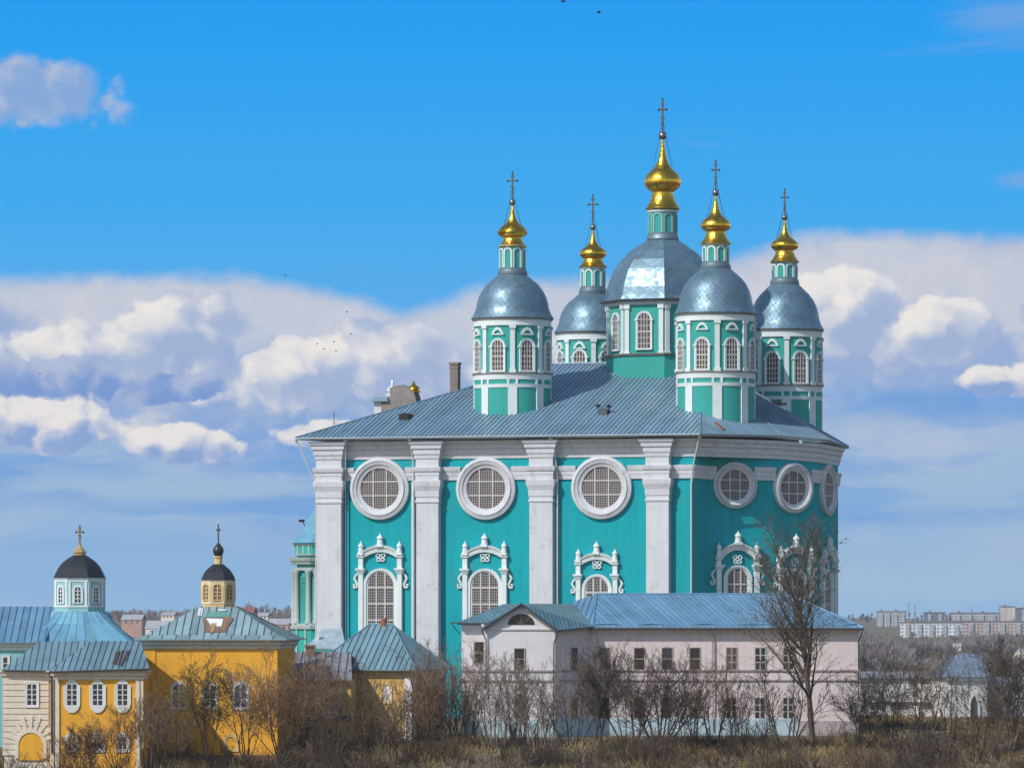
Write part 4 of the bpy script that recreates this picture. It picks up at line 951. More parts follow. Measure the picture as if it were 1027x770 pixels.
# a slightly flatter skirt along the front eaves, as on the photo
for i in range(4):
    j = (i + 1) % 4; f = .16
    pi_, pj = ev[i].lerp(tp[i], f) - Vector((0, 0, .12)), ev[j].lerp(tp[j], f) - Vector((0, 0, .12))
    m.roof([ev[i], ev[j], pj, pi_], 1.4, rib=.05, seam=(i in (0, 1)))
    m.roof([pi_, pj, tp[j], tp[i]], .75, rib=.065, seam=(i in (0, 1)))
rf = m.build('roof', mat('patched_roof', (.225, .335, .365), .5, .2, big=.2, fine=.14, tone=.22, dirt=(.30, .37, .38), dirt_amt=.7, bump=.3, bscale=1.2, spec=.45, scale=.7), YC_)
pA = ev[0].lerp(tp[0], .16) - Vector((0, 0, .12)); pB = ev[1].lerp(tp[1], .16) - Vector((0, 0, .12)); nf = (pB - pA).cross(tp[0] - pA).normalized()
if nf.z < 0: nf = -nf
def patch(pts, mt, h, name='roof_patch'):
    q = [ray_plane(x, y, pA, nf) for x, y in pts]; m = M(); m.hexa([p + nf * .02 for p in q], [p + nf * h for p in q]); m.build(name, mt, rf)
PGR = mat('verdigris', (.10, .26, .22), .6, big=.25, fine=.2); PWH = mat('white_sheet', (.66, .68, .70), .5, big=.1); PWD = mat('bare_boards', (.30, .20, .10), .9, big=.3, fine=.3)
patch([(208, 613.5), (228, 613.5), (232, 619), (204, 619)], PGR, .05)
patch([(203, 619.4), (234, 619.4), (226, 634), (205, 634)], mat('rust_sheet', (.20, .125, .085), .85, big=.35, fine=.3), .045)
patch([(207, 620.5), (224, 621), (222, 628.5), (212, 628)], PWH, .09)
patch([(199.5, 609.5), (204, 610), (202.5, 618), (198, 617.5)], mat('grey_sheet', (.48, .53, .53), .5, big=.2), .07)
patch([(212, 625.5), (217.5, 625.5), (214, 635), (211, 635)], PWD, .11)
patch([(226, 618.5), (231, 618.5), (225.5, 632), (221.5, 632)], mat('rusty_sheet', (.24, .14, .09), .8, big=.3, fine=.25), .08)
patch([(219, 611), (227, 611.2), (226, 613), (219.5, 613)], mat('grey_sheet', (.48, .53, .53), .5), .08)
dr = drum8(YC_, cxd, Yd, zd, sd, 16.0, 604, 581.5, CREAMY, win_simple(zd(601), zd(586), .75, CREAMY, mat('old_icon', (.16, .13, .09), .6, big=.4, fine=.4, scale=2.0)), mat('cream_trim', (.68, .58, .42), .85, big=.06), 612)
dm = facet_dome(YC_, cxd, Yd, zd, sd, 581.2, 565.5, 18.5, 5.0, BLACKD, ph)
m = M(); m.lathe(cxd, Yd, [(4.2 * sd, zd(566)), (4.0 * sd, zd(559.5)), (5.0 * sd, zd(559)), (5.0 * sd, zd(557.8)), (3.6 * sd, zd(557.5))], 8, 0, False, ph); nk = m.build('neck', CREAMY, YC_)
m = M(); m.lathe(cxd, Yd, [(r_ * sd, zd(y)) for r_, y in ((3.4, 557.6), (4.8, 555), (5.6, 552.5), (5.2, 550), (3.6, 547.6), (1.8, 545.6), (.8, 543.5), (.5, 541.5), (1.1, 540.8), (.3, 540))], 20); on = m.build('onion_dome', BLACKD, YC_)
cross_on(on, cxd, Yd, zd(541), zd(527), 1.5 * sd, .06, IRON)

# -- link building with a dark old roof between the yellow church and the pavilion
Yk = 519.0; FK = frame_yaw(315, Yk, 4)
LK = thing('link_building', 'low shabby yellow link building with dark grey roof beside the pavilion', 'building', P(315, 748, Yk))
m = M(); m.prism([(FK.p(a, o, 0).x, FK.p(a, o, 0).y) for a, o in ((FK.a(276), 0), (FK.a(352), 0), (FK.a(352), -9), (FK.a(276), -9))], ZC - 17, FK.z(315, 680.5)); m.build('wall', OLDYEL, LK)
e0, e1 = FK.q(276, 681, .7), FK.q(353, 681, .7); t0, t1 = P(286, 653.5, Yk + 5), P(352, 653.5, Yk + 5)
m = M(); m.roof([e0, e1, t1, t0], .8, rib=.07); m.roof([t0, t1, P(353, 670, Yk + 10), P(276, 670, Yk + 10)], .9, seam=False); m.poly([e0, t0, P(276, 670, Yk + 10)])
rf = m.build('roof', GREYR, LK)
m = M(); fr = Fr(yaw_xy(311, Yk + 4.5), (1, 0)); m.box(fr, -.45, .45, -.4, .4, fr.z(311, 662), fr.z(311, 647.5)); m.box(fr, -.55, .55, -.5, .5, fr.z(311, 648.6), fr.z(311, 646.6)); m.build('chimney', BRICK, rf)
m = M(); m.box(FK, FK.a(276), FK.a(352), .003, .12, FK.z(315, 722), FK.z(315, 717)); m.build('ledge', mat('dark_ledge', (.12, .11, .09), .9), LK)
rect_window(FK, 313.7, 690.5, 707.5, 7.5, LK, border=2.0, mull=(0, 1), frame=mat('grey_frame', (.33, .31, .26), .85), bar=.18)

# -- small pavilion with a hipped roof
Yp = 523.0; FP = frame_yaw(384, Yp, 24); sp_ = Yp / F
PV = thing('pavilion', 'small faded yellow pavilion with hipped seamed blue roof and niche window', 'building', P(384, 750, Yp))
a0, a1 = FP.a(322), FP.a(413); dp = 7.5; zE = FP.z(384, 671)
foot = [FP.p(a, o, 0) for a, o in ((a0, 0), (a1, 0), (a1, -dp), (a0, -dp))]
m = M(); m.prism([(p.x, p.y) for p in foot], ZC - 17, zE); m.build('wall', OLDYEL, PV)
m = M(); m.sweep([foot[3], foot[0], foot[1], foot[2]], [(o, zE - .85 + z) for o, z in CP]); m.build('cornice', CREAMY, PV)
m = M(); m.box(FP, a1 - .75, a1 + .06, -.7, .12, ZC - 16, zE - .88); m.build('corner_strip', PALE, PV)
rect_window(FP, 388.3, 687, 703, 7.5, PV, border=2.0, mull=(0, 0), top='arch', frame=CREAMY, glass=PALE)
o_ = .9
ev = [FP.p(a0 - o_, o_, zE), FP.p(a1 + o_, o_, zE), FP.p(a1 + o_, -dp - o_, zE), FP.p(a0 - o_, -dp - o_, zE)]
ra = FP.p(FP.a(371, -dp / 2), -dp / 2, 0); rb = FP.p(FP.a(394, -dp / 2), -dp / 2, 0); ra.z = rb.z = ZC + (HY - 626) / F * ra.y
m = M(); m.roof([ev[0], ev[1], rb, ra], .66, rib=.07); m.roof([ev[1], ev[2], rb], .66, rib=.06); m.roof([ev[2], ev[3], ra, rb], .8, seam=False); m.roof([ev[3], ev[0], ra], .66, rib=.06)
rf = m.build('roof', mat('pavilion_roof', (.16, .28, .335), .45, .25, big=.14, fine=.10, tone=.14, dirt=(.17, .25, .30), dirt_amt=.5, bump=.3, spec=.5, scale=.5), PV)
for A1, B1 in ((ra, rb), (rb, ev[1]), (ra, ev[0])):
    m = M(); m.tube([A1 + Vector((0, 0, .05)), B1 + Vector((0, 0, .05))], .08, 6); m.build('ridge_cap', TEALR, rf)
m = M(); c = ra.lerp(rb, .6); fr = Fr((c.x, c.y), FP.T); m.box(fr, -.24, .24, -.24, .24, c.z - .6, c.z + .45); m.box(fr, -.1, .32, -.3, .3, c.z + .45, c.z + .65); m.build('chimney', mat('red_brick', (.30, .10, .06), .9, big=.2, fine=.2), rf)

# -- long pink building
Ym = 531.0; FMN = Fr(yaw_xy(592, Ym), (1, 0)); sm_ = Ym / F
PB = thing('pink_building', 'long two storey pink building with blue roof and gabled wing', 'building', P(660, 735, Ym))
def px_(px, Y): v = at_px(px, Y); return (v.x, v.y)
zE = ZC + (HY - 628) * sm_
g0, g1 = px_(485.5, Ym - 5), px_(556.8, Ym - 5)
foot = [px_(463, Ym - 2.6), px_(485.5, Ym - 2.6), g0, g1, px_(592.5, Ym), px_(860.5, Ym), px_(857, Ym + 12.5), px_(463, Ym + 12.5)]
m = M(); m.prism(foot[3:7] + [px_(560, Ym + 12)], ZC - 16, zE + .05); m.build('wall', PINK, PB)
m = M(); m.prism([foot[0], foot[1], g0, g1, px_(560, Ym + 11), px_(463, Ym + 11)], ZC - 16, zE - .0); wing = m.build('wing', PALE, PB)
FG = Fr(g0, (1, 0)); FS = Fr(g1, Vector(px_(592.5, Ym) + (0,)) - Vector(g1 + (0,))); FL = Fr(foot[0], (1, 0))
# gable wall
zg = FG.z(523, 629.5); za = FG.z(523, 605.8)
m = M(); m.extrude(FG, [(FG.a(485.7), zg), (FG.a(556.6), zg), (FG.a(523), za - .15)], -.6, 0.002); gb = m.build('gable', PALE, wing)
m = M(); m.box(FG, FG.a(486), FG.a(556.5), -.05, .14, zg - .2, zg); m.build('gable_cornice', PALE, wing)
m = M(); lc, lr, lz = FG.a(522.7), 13.5 * FG.Y(523) / F, FG.z(523, 626.3)
half = [(lc + lr * math.cos(math.pi * i / 16), lz + lr * .82 * math.sin(math.pi * i / 16)) for i in range(17)]
m.extrude(FG, half, -.1, .03, 1)
for k in (1, 2, 3): t = math.pi * k / 4; m.extrude(FG, [(lc - .04, lz), (lc + .04, lz), (lc + .04 + lr * math.cos(t), lz + lr * .8 * math.sin(t)), (lc - .04 + lr * math.cos(t), lz + lr * .8 * math.sin(t))], 0, .07, 0)
m.band(FG, [(lc + (lr + .0) * math.cos(math.pi * i / 16), lz + lr * .82 * math.sin(math.pi * i / 16)) for i in range(17)], [(lc + lr * .55 * math.cos(math.pi * i / 16), lz + lr * .45 * math.sin(math.pi * i / 16)) for i in range(17)][::1], 0, .028, False, 1)
m.build('lunette_window', [WINB, DGL], wing)
# roofs of the wing
apex = P(523, 605.2, Ym - 5.7); apexb = P(523, 604.6, Ym + 4)
gl, gr = P(483.5, 630.5, Ym - 5.7), P(559.5, 632.3, Ym - 5.7)
vl = P(507, 604.6, Ym + 4); vr = P(575, 604.0, Ym + 4.5); vr.z = apexb.z = vl.z = apex.z
el, er = P(458.5, 625.0, Ym - 3.4), P(595.5, 628.8, Ym - .8)
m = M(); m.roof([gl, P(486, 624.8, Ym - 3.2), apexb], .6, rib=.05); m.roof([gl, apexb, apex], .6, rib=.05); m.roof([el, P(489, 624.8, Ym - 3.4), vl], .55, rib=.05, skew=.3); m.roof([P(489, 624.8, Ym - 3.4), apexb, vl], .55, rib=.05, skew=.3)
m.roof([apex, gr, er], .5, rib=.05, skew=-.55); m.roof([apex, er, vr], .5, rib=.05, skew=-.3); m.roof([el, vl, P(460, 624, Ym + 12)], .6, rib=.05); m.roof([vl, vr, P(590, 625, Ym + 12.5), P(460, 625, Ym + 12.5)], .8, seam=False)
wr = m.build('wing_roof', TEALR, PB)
for q_ in ([gl, apex, gr, er], [el, P(487, 625, Ym - 3.4)]):
    m = M(); m.tube(q_, .09, 6); m.build('eave_trim', DARKTRIM, wr)
# main roof
e0, e1 = P(594.5, 628.9, Ym - .9), P(866, 629.2, Ym - .9); r0, r1 = P(598.5, 595.6, Ym + 6.2), P(790, 595.6, Ym + 6.2); v0 = P(574.5, 603.2, Ym + 5.0)
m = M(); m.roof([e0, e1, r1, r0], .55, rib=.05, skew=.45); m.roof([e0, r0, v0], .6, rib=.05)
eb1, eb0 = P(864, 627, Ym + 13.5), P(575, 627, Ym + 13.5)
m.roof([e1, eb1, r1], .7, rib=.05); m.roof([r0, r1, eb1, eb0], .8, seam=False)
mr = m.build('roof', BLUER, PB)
m = M(); m.tube([e0 - Vector((0, 0, .12)), e1 - Vector((0, 0, .12))], .10, 6); m.build('gutter', DARKTRIM, mr)
m = M(); q = [e0 + Vector((0, .55, .32)), e1 + Vector((-.5, .55, .32))]; n = 14
pts = [q[0].lerp(q[1], i / n) + Vector((0, 0, .12 * math.sin(i * 2.4))) for i in range(n + 1)]; m.tube(pts, .07, 5); m.build('snow_guard', BLUER, mr)
for A1, B1 in ((r0, r1), (r0, e0), (r1, e1)):
    m = M(); m.tube([A1 + Vector((0, 0, .05)), B1 + Vector((0, 0, .05))], .08, 6); m.build('ridge_cap', BLUER, mr)
ECO = [(0, 0), (.15, 0), (.20, .3), (.45, .42), (.50, .62), (0, .62)]
m = M(); m.sweep([FMN.p(FMN.a(593), 0, 0), FMN.p(FMN.a(860.5), 0, 0), px_(857, Ym + 10)], [(o, zE - .72 + z) for o, z in ECO]); m.build('cornice', PINK, PB)
m = M(); m.sweep([Vector(foot[0] + (0,)), Vector(foot[1] + (0,)), Vector(g0 + (0,))], [(o * .6, FL.z(474, 625.5) - .62 + z) for o, z in ECO]); m.build('cornice', PALE, wing)
for y0, y1 in ((672.8, 671.2), (682.6, 681.0)):
    m = M(); m.sweep([Vector(foot[0] + (0,)), Vector(foot[1] + (0,)), Vector(g0 + (0,)), Vector(g1 + (0,)), Vector(px_(592.5, Ym) + (0,)), Vector(px_(860.5, Ym) + (0,)), Vector(px_(857, Ym + 10) + (0,))],
        [(-.05, ZC + (HY - y0) * sm_), (.14, ZC + (HY - y0) * sm_), (.16, ZC + (HY - y1) * sm_), (-.05, ZC + (HY - y1) * sm_)]); m.build('string_course', mat('course_grey', (.40, .33, .33), .9, big=.2), PB)
m = M(); zp = ZC + (HY - 720.6) * sm_
m.sweep([Vector(foot[0] + (0,)), Vector(foot[1] + (0,)), Vector(g0 + (0,)), Vector(g1 + (0,)), Vector(px_(592.5, Ym) + (0,)), Vector(px_(800, Ym) + (0,))], [(-.05, ZC - 16), (.12, ZC - 16), (.12, zp), (.06, zp + .06), (-.05, zp + .06)]); m.build('plinth', BLUEP, PB)
m = M(); m.sweep([Vector(px_(800.2, Ym) + (0,)), Vector(px_(860.5, Ym) + (0,)), Vector(px_(857, Ym + 10) + (0,))], [(-.05, ZC - 16), (.10, ZC - 16), (.10, zp - .2), (-.05, zp - .2)]); m.build('plinth', mat('grey_plinth', (.40, .34, .34), .9, big=.2, fine=.15), PB)
CURT = mat('curtained_glass', (.10, .085, .07), .3, big=.5, fine=.3, spec=.5, scale=2.0); wk = 0
for px in (606.5, 641.3, 669.2, 697, 733.9, 762.6, 790.8):
    kw = dict(border=0.9, depth=.07, bar=.10)
    fm_ = mat('greyed_frame', (.42, .40, .36), .8, big=.2) if px in (762.6, 790.8) else mat('dull_frame', (.34, .28, .24), .8, big=.2)
    gl_ = [DGL, CURT, DGL, WGL, DGL, CURT, WGL, DGL]; wk += 1
    rect_window(FMN, px, 649.8, 671, 9.6, PB, mull=(1, 2) if px > 700 else (0, 1), frame=fm_, glass=gl_[wk % 8], **kw)
    rect_window(FMN, px - .4, 699.8, 720.0, 9.2, PB, mull=(1, 2) if px > 690 else (0, 1), frame=fm_, glass=gl_[(wk * 3 + 1) % 8], **kw)
dull = MATS['dull_frame']
rect_window(FG, 521, 650.5, 671, 9.2, wing, mull=(0, 1), frame=dull, glass=DGL, border=.9); rect_window(FG, 521, 699.8, 718.5, 9.4, wing, mull=(0, 1), frame=dull, glass=DGL, border=.9)
rect_window(FL, 480.5, 644, 665, 9.2, wing, mull=(0, 1), frame=dull, glass=DGL, border=.9)
rect_window(FS, 575.8, 649.8, 671.5, 5.2, wing, mull=(0, 1), frame=dull, glass=DGL, border=.8)
rect_window(FS, 575.8, 700, 719.5, 4.6, wing, mull=(0, 1), frame=dull, glass=mat('boarded', (.34, .21, .08), .9, big=.2), border=.8)
def pbpipe(pts, par, mt=PIPE, r=.09):
    m = M(); m.tube(pts, r, 6); m.build('downpipe', mt, par)
pbpipe([P(711.5, 629.5, Ym - .85), P(714.5, 637, Ym - .3), P(714.8, 672, Ym - .3), P(714.8, 732, Ym - .3)], PB, mat('pipe_pink', (.42, .36, .36), .7))
pbpipe([P(560, 632, Ym - 5.6), P(555.5, 645, Ym - 5.2), P(555.3, 690, Ym - 5.2), P(555.3, 735, Ym - 5.2)], PB, DARKTRIM, .07)
pbpipe([P(483, 631, Ym - 5.6), P(487.5, 642, Ym - 5.2), P(487.7, 690, Ym - 5.2)], PB, DARKTRIM, .06)
m = M(); m.tube([P(866, 630, Ym - .8), P(860.8, 644, Ym + .1), P(860.8, 700, Ym + .1)], .07, 6); m.build('downpipe', DARKTRIM, PB)
m = M(); m.tube([P(452, 624, Ym - 3.2), P(470, 624.2, Ym - 3.2)], .06, 5); m.tube([P(452, 624, Ym - 3.2), P(461.5, 636, Ym - 2.7)], .05, 5); m.build('canopy_bracket', DARKTRIM, PB)

# -- right: white precinct wall, gate chapel, shed
Yw = 585.0
STONE = mat('whitewash', (.68, .66, .65), .95, big=.16, fine=.12, streak=.12, dirt=(.34, .32, .31), dirt_amt=.8, scale=.35)
FW = frame_yaw(900, Yw, 3)
WA = thing('precinct_wall', 'old whitewashed precinct wall behind bare trees right of the pink building', 'wall', P(905, 728, Yw))
m = M(); pts = [(FW.a(858), 0), (FW.a(942), 0), (FW.a(942), -1.2), (FW.a(858), -1.2)]
m.prism([(FW.p(a, o, 0).x, FW.p(a, o, 0).y) for a, o in pts], ZC - 16, FW.z(900, 678)); m.build('masonry', STONE, WA)
m = M(); e = [FW.p(FW.a(857), .5, FW.z(900, 679)), FW.p(FW.a(943), .5, FW.z(900, 679)), FW.p(FW.a(943), -.6, FW.z(900, 673)), FW.p(FW.a(857), -.6, FW.z(900, 673))]
m.roof(e, .7, rib=.05); m.roof([e[3], e[2], FW.p(FW.a(943), -1.7, e[0].z), FW.p(FW.a(857), -1.7, e[0].z)], .8, seam=False); m.build('coping', GREYR, WA)
m = M(); m.box(FW, FW.a(870), FW.a(941), .003, .5, FW.z(900, 706), FW.z(900, 703.5)); m.build('ledge', mat('dark_ledge', (.12, .11, .09), .9), WA)
for px in (868, 893, 917, 938):
    m = M(); a = FW.a(px); m.extrude(Fr(FW.p(a, .35, 0), -FW.N), [(-.35, ZC - 15), (1.3, ZC - 15), (-.2, FW.z(px, 707)), (-.35, FW.z(px, 707))][::-1], -.5, .5); m.build('buttress', STONE, WA)
# gate chapel
Yg2 = 578.0; FGT = frame_yaw(966, Yg2, -12)
GA = thing('gate_chapel', 'pale gate chapel with steep grey tin roof and pointed arch', 'gatehouse', P(966, 730, Yg2))
a0, a1 = FGT.a(949), FGT.a(990); ft = [FGT.p(a, o, 0) for a, o in ((a0, 0), (a1, 0), (a1, -6), (a0, -6))]
zE = FGT.z(966, 678)
m = M(); m.prism([(p.x, p.y) for p in ft], ZC - 16, zE); m.build('wall', STONE, GA)
ev = [FGT.p(a0 - .5, .5, zE), FGT.p(a1 + .4, .5, zE), FGT.p(a1 + .4, -6.5, zE), FGT.p(a0 - .5, -6.5, zE)]
ra, rb = P(960, 655.3, Yg2 + 3), P(981, 655.5, Yg2 + 3); rb.z = ra.z
m = M(); m.roof([ev[0], ev[1], rb, ra], .6, rib=.05); m.roof([ev[1], ev[2], rb], .6); m.roof([ev[2], ev[3], ra, rb], .8, seam=False); m.roof([ev[3], ev[0], ra], .6)
m.build('roof', mat('tin_roof', (.20, .25, .31), .5, .3, big=.3, fine=.35, tone=.2, dirt=(.09, .10, .13), dirt_amt=.8, scale=.9), GA)
m = M(); ac = FGT.a(977); zb, zt = FGT.z(977, 730), FGT.z(977, 697); w = 8 * Yg2 / F
pts = [(ac + w / 2, zb), (ac + w / 2, zt - 1.2), (ac + w * .3, zt - .5), (ac, zt), (ac - w * .3, zt - .5), (ac - w / 2, zt - 1.2), (ac - w / 2, zb)]
m.extrude(FGT, pts, -.1, .02); m.build('pointed_niche', mat('niche_dark', (.10, .095, .10), .9, big=.2), GA)
m = M(); m.band(FGT, [(ac + (x - ac) * 1.35, z + (.25 if z > zb else 0)) for x, z in pts], pts, -.05, .18, False); m.build('arch_moulding', STONE, GA)
m = M(); m.box(FGT, a0 - .1, a1 + .1, .003, .25, zE - .5, zE - .05); m.build('cornice', STONE, GA)
FW2 = frame_yaw(1010, Yw - 3, 0)
WB2 = thing('boundary_wall', 'white boundary wall with pale blue tin coping right of the gate chapel', 'wall', P(1010, 722, Yw - 3))
m = M(); m.prism([(FW2.p(a, o, 0).x, FW2.p(a, o, 0).y) for a, o in ((FW2.a(986), 0), (FW2.a(1050), 0), (FW2.a(1050), -1), (FW2.a(986), -1))], ZC - 16, FW2.z(1010, 686)); m.build('masonry', STONE, WB2)
e = [FW2.p(FW2.a(985), .5, FW2.z(1010, 686.5)), FW2.p(FW2.a(1052), .5, FW2.z(1010, 686.5)), FW2.p(FW2.a(1052), -1.2, FW2.z(1010, 679)), FW2.p(FW2.a(985), -1.2, FW2.z(1010, 679))]
m = M(); m.roof(e, .8, rib=.05); m.build('coping', mat('pale_tin', (.36, .43, .50), .5, .2, big=.15, tone=.1), WB2)
SH = thing('vaulted_shed', 'low shed with dark rounded roof at the foot of the boundary wall', 'shed', P(1012, 738, 556))
fs = frame_yaw(1012, 556, 0); s_ = 556 / F; c = fs.a(1012)
m = M(); prof = [(c + 20 * s_ * math.cos(math.pi * i / 12), fs.z(1012, 735) + 15 * s_ * math.sin(math.pi * i / 12)) for i in range(13)]
m.extrude(fs, prof, -5, .3); m.build('roof', mat('tar_roof', (.055, .045, .045), .8, big=.3, fine=.3), SH)
m = M(); m.box(fs, c - 19 * s_, c + 19 * s_, -4.9, .2, ZC - 15, fs.z(1012, 735.2)); m.build('wall', mat('shed_wood', (.16, .11, .08), .9, big=.2, fine=.2), SH)
# ------------------------------------------------------------------ far town
FARY = {}
def block_mat(name, rgb, fw, fh, dark, rgb2=None):
    "render of a panel-built block: rows of windows and balcony fields, part of the wall surface at this distance"
    m = bpy.data.materials.new(name); m.use_nodes = True; nt = m.node_tree; b = NB(nt); pr = nt.nodes['Principled BSDF']
    tc = nt.nodes.new('ShaderNodeTexCoord'); sp = nt.nodes.new('ShaderNodeSeparateXYZ'); nt.links.new(tc.outputs['Object'], sp.inputs[0])
    fx, fz = b.m('FRACT', b.mul(sp.outputs[0], 1 / fw)), b.m('FRACT', b.mul(sp.outputs[2], 1 / fh))
    w = b.mul(b.mul(b.sm(.22, .30, fx), b.sm(.78, .70, fx)), b.mul(b.sm(.28, .36, fz), b.sm(.86, .78, fz)))
    bx = b.sm(.62, .66, b.m('FRACT', b.mul(sp.outputs[0], 1 / (fw * 4))))
    c = b.mix(b.mul(bx, .35), rgb, rgb2 or tuple(x * .6 for x in rgb))
    nz = b.noise(tc.outputs['Object'], .08, 3.0, .5)
    c = b.mix(1.0, c, b.vec(b.add(.7, b.mul(nz, .6)), b.add(.7, b.mul(nz, .6)), b.add(.7, b.mul(nz, .6))), 'MULTIPLY')
    nt.links.new(b.mix(b.mul(w, .8), c, dark), pr.inputs['Base Color']); pr.inputs['Roughness'].default_value = .9
    return m
DK = (.06, .07, .10)
def block(x0, x1, y0, y1, Y, mt, label, flat=.35, balc=4, depth=12.0, name='apartment_block', extra=None):
    s = Y / F; c = (x0 + x1) / 2; root = thing(name, label, 'apartment block', P(c, y1, Y), 'far apartment blocks')
    fr = Fr(((c - CX) * s, Y), (1, 0)); w = (x1 - x0) * s / 2; zt, zb = ZC + (HY - y0) * s, ZC + (HY - y1) * s - 12
    m = M(); m.box(fr, -w, w, -depth, 0, zb, zt); m.build('wall', mt, root)
    m = M(); m.box(fr, -w - .4, w + .4, -depth - .4, .4, zt, zt + .9); m.build('roof', mat('tar_paper', (.12, .11, .12), .9, big=.2), root)
    for k in range(balc):
        a = -w + (k + .5) * 2 * w / balc
        m = M(); m.box(fr, a - 1.6, a + 1.6, 0.02, 1.3, zb, zt - 1.0)
        for r in range(int((zt - zb) / 3.0)): m.box(fr, a - 1.75, a + 1.75, 0.02, 1.5, zt - 3.6 - r * 3.0, zt - 2.6 - r * 3.0)
        m.build('balcony_stack', mat('balcony_panels', (.36, .38, .40), .9, big=.3, fine=.2, scale=.3), root)
    for k in range(max(1, balc // 2)):
        a = -w + (k + .3) * 2 * w / max(1, balc // 2); m = M(); m.box(fr, a - 1.2, a + 1.2, -depth * .6, -depth * .4, zt + .8, zt + 2.6); m.build('roof_hut', mat('hut_brick', (.25, .20, .18), .9), root)
WB_ = block_mat('white_block', (.64, .65, .66), 3.4, 3.0, DK, (.42, .44, .47))
PB_ = block_mat('pink_block', (.44, .33, .30), 3.2, 3.0, DK, (.50, .45, .42))
GB_ = block_mat('grey_block', (.40, .43, .43), 3.2, 2.8, DK, (.30, .33, .36))
DB_ = block_mat('slate_block', (.14, .16, .21), 3.2, 2.8, DK, (.20, .22, .27))
CB_ = block_mat('cream_block', (.56, .50, .42), 5.0, 3.0, (.36, .33, .30))
block(904, 966, 624.5, 639, 4450, WB_, 'long white five storey block on the far hillside with balcony rows', balc=5)
block(966.5, 1045, 623.5, 638.5, 4475, PB_, 'long pinkish five storey block on the far hillside beside the white one', balc=5)
block(880, 909, 613.5, 623, 5100, GB_, 'pale grey block on the skyline nearest the pink building', balc=4)
block(927, 948, 614.5, 622, 5250, DB_, 'short dark slate block on the skyline above the white block', balc=2)
block(955, 1003, 614.8, 622.5, 5250, GB_, 'grey block on the skyline left of the cream tower block', balc=4)
block(1004.5, 1018, 608.5, 622.5, 5150, CB_, 'cream windowless end of a tower block on the skyline', balc=0)
block(1018.8, 1050, 610, 621.5, 5200, DB_, 'dark slate block on the skyline right of the cream tower block', balc=2)
for px, y0, lab in ((911.5, 603.5, 'thin dark mast above the pale grey skyline block'), (917.5, 606.5, 'thin pale mast between the two skyline blocks'), (974.5, 609.5, 'short mast on the grey skyline block'), (1002, 607.5, 'dark chimney mast beside the cream tower block'), (249.5, 602, 'thin mast above the far hill right of the small cupola')):
    Y = 5000.0; m = M(); p = P(px, y0, Y); m.tube([Vector((p.x, p.y, ZC - 10)), p], [.7, .35], 6); m.tube([p - Vector((1.2, 0, 2.5)), p + Vector((1.2, 0, -2.5))], .25, 4)
    tag(m.build('radio_mast', mat('mast_grey', (.20, .20, .24), .7), None, (p.x, p.y, ZC - 10)), lab, 'mast')
def cottage(px, y0, y1, wpx, Y, wall, roofm, label, gable=False, name='cottage'):
    s = Y / F; root = thing(name, label, 'house', P(px, y1, Y)); fr = Fr(((px - CX) * s, Y), (math.cos(.3), -math.sin(.3))); w = wpx * s / 2
    zt, zb = ZC + (HY - y0) * s, ZC + (HY - y1) * s; ze = zb + (zt - zb) * .58; d = 8.0
    m = M(); m.box(fr, -w, w, -d, 0, zb - 8, ze)
    if gable: m.extrude(fr, [(-w, ze), (w, ze), (0, zt - .2)], -d, 0)
    m.build('wall', wall, root)
    m = M()
    if gable: m.roof([fr.p(-w - .4, .4, ze), fr.p(0, .4, zt), fr.p(0, -d, zt), fr.p(-w - .4, -d, ze)], 2, seam=False); m.roof([fr.p(w + .4, .4, ze), fr.p(0, .4, zt), fr.p(0, -d, zt), fr.p(w + .4, -d, ze)], 2, seam=False)
    else: m.roof([fr.p(-w - .4, .5, ze), fr.p(w + .4, .5, ze), fr.p(w + .4, -d / 2, zt), fr.p(-w - .4, -d / 2, zt)], 2, seam=False); m.roof([fr.p(-w - .4, -d - .5, ze), fr.p(w + .4, -d - .5, ze), fr.p(w + .4, -d / 2, zt), fr.p(-w - .4, -d / 2, zt)], 2, seam=False)
    m.build('roof', roofm, root)
    for k in (-.55, 0, .55):
        m = M(); m.box(fr, k * w - .6, k * w + .6, .01, .15, zb + (ze - zb) * .45, zb + (ze - zb) * .8); m.build('window', mat('cottage_window', (.07, .07, .09), .4), root)
RSL = mat('cottage_slate', (.30, .30, .33), .8, big=.2); RRD = mat('cottage_red', (.20, .075, .06), .8, big=.2); CWL = mat('cottage_wall', (.62, .55, .47), .9, big=.1); RBR = mat('cottage_brick', (.36, .22, .17), .9, big=.2)
RBR_ = mat('cottage_brown', (.15, .10, .08), .8, big=.2)
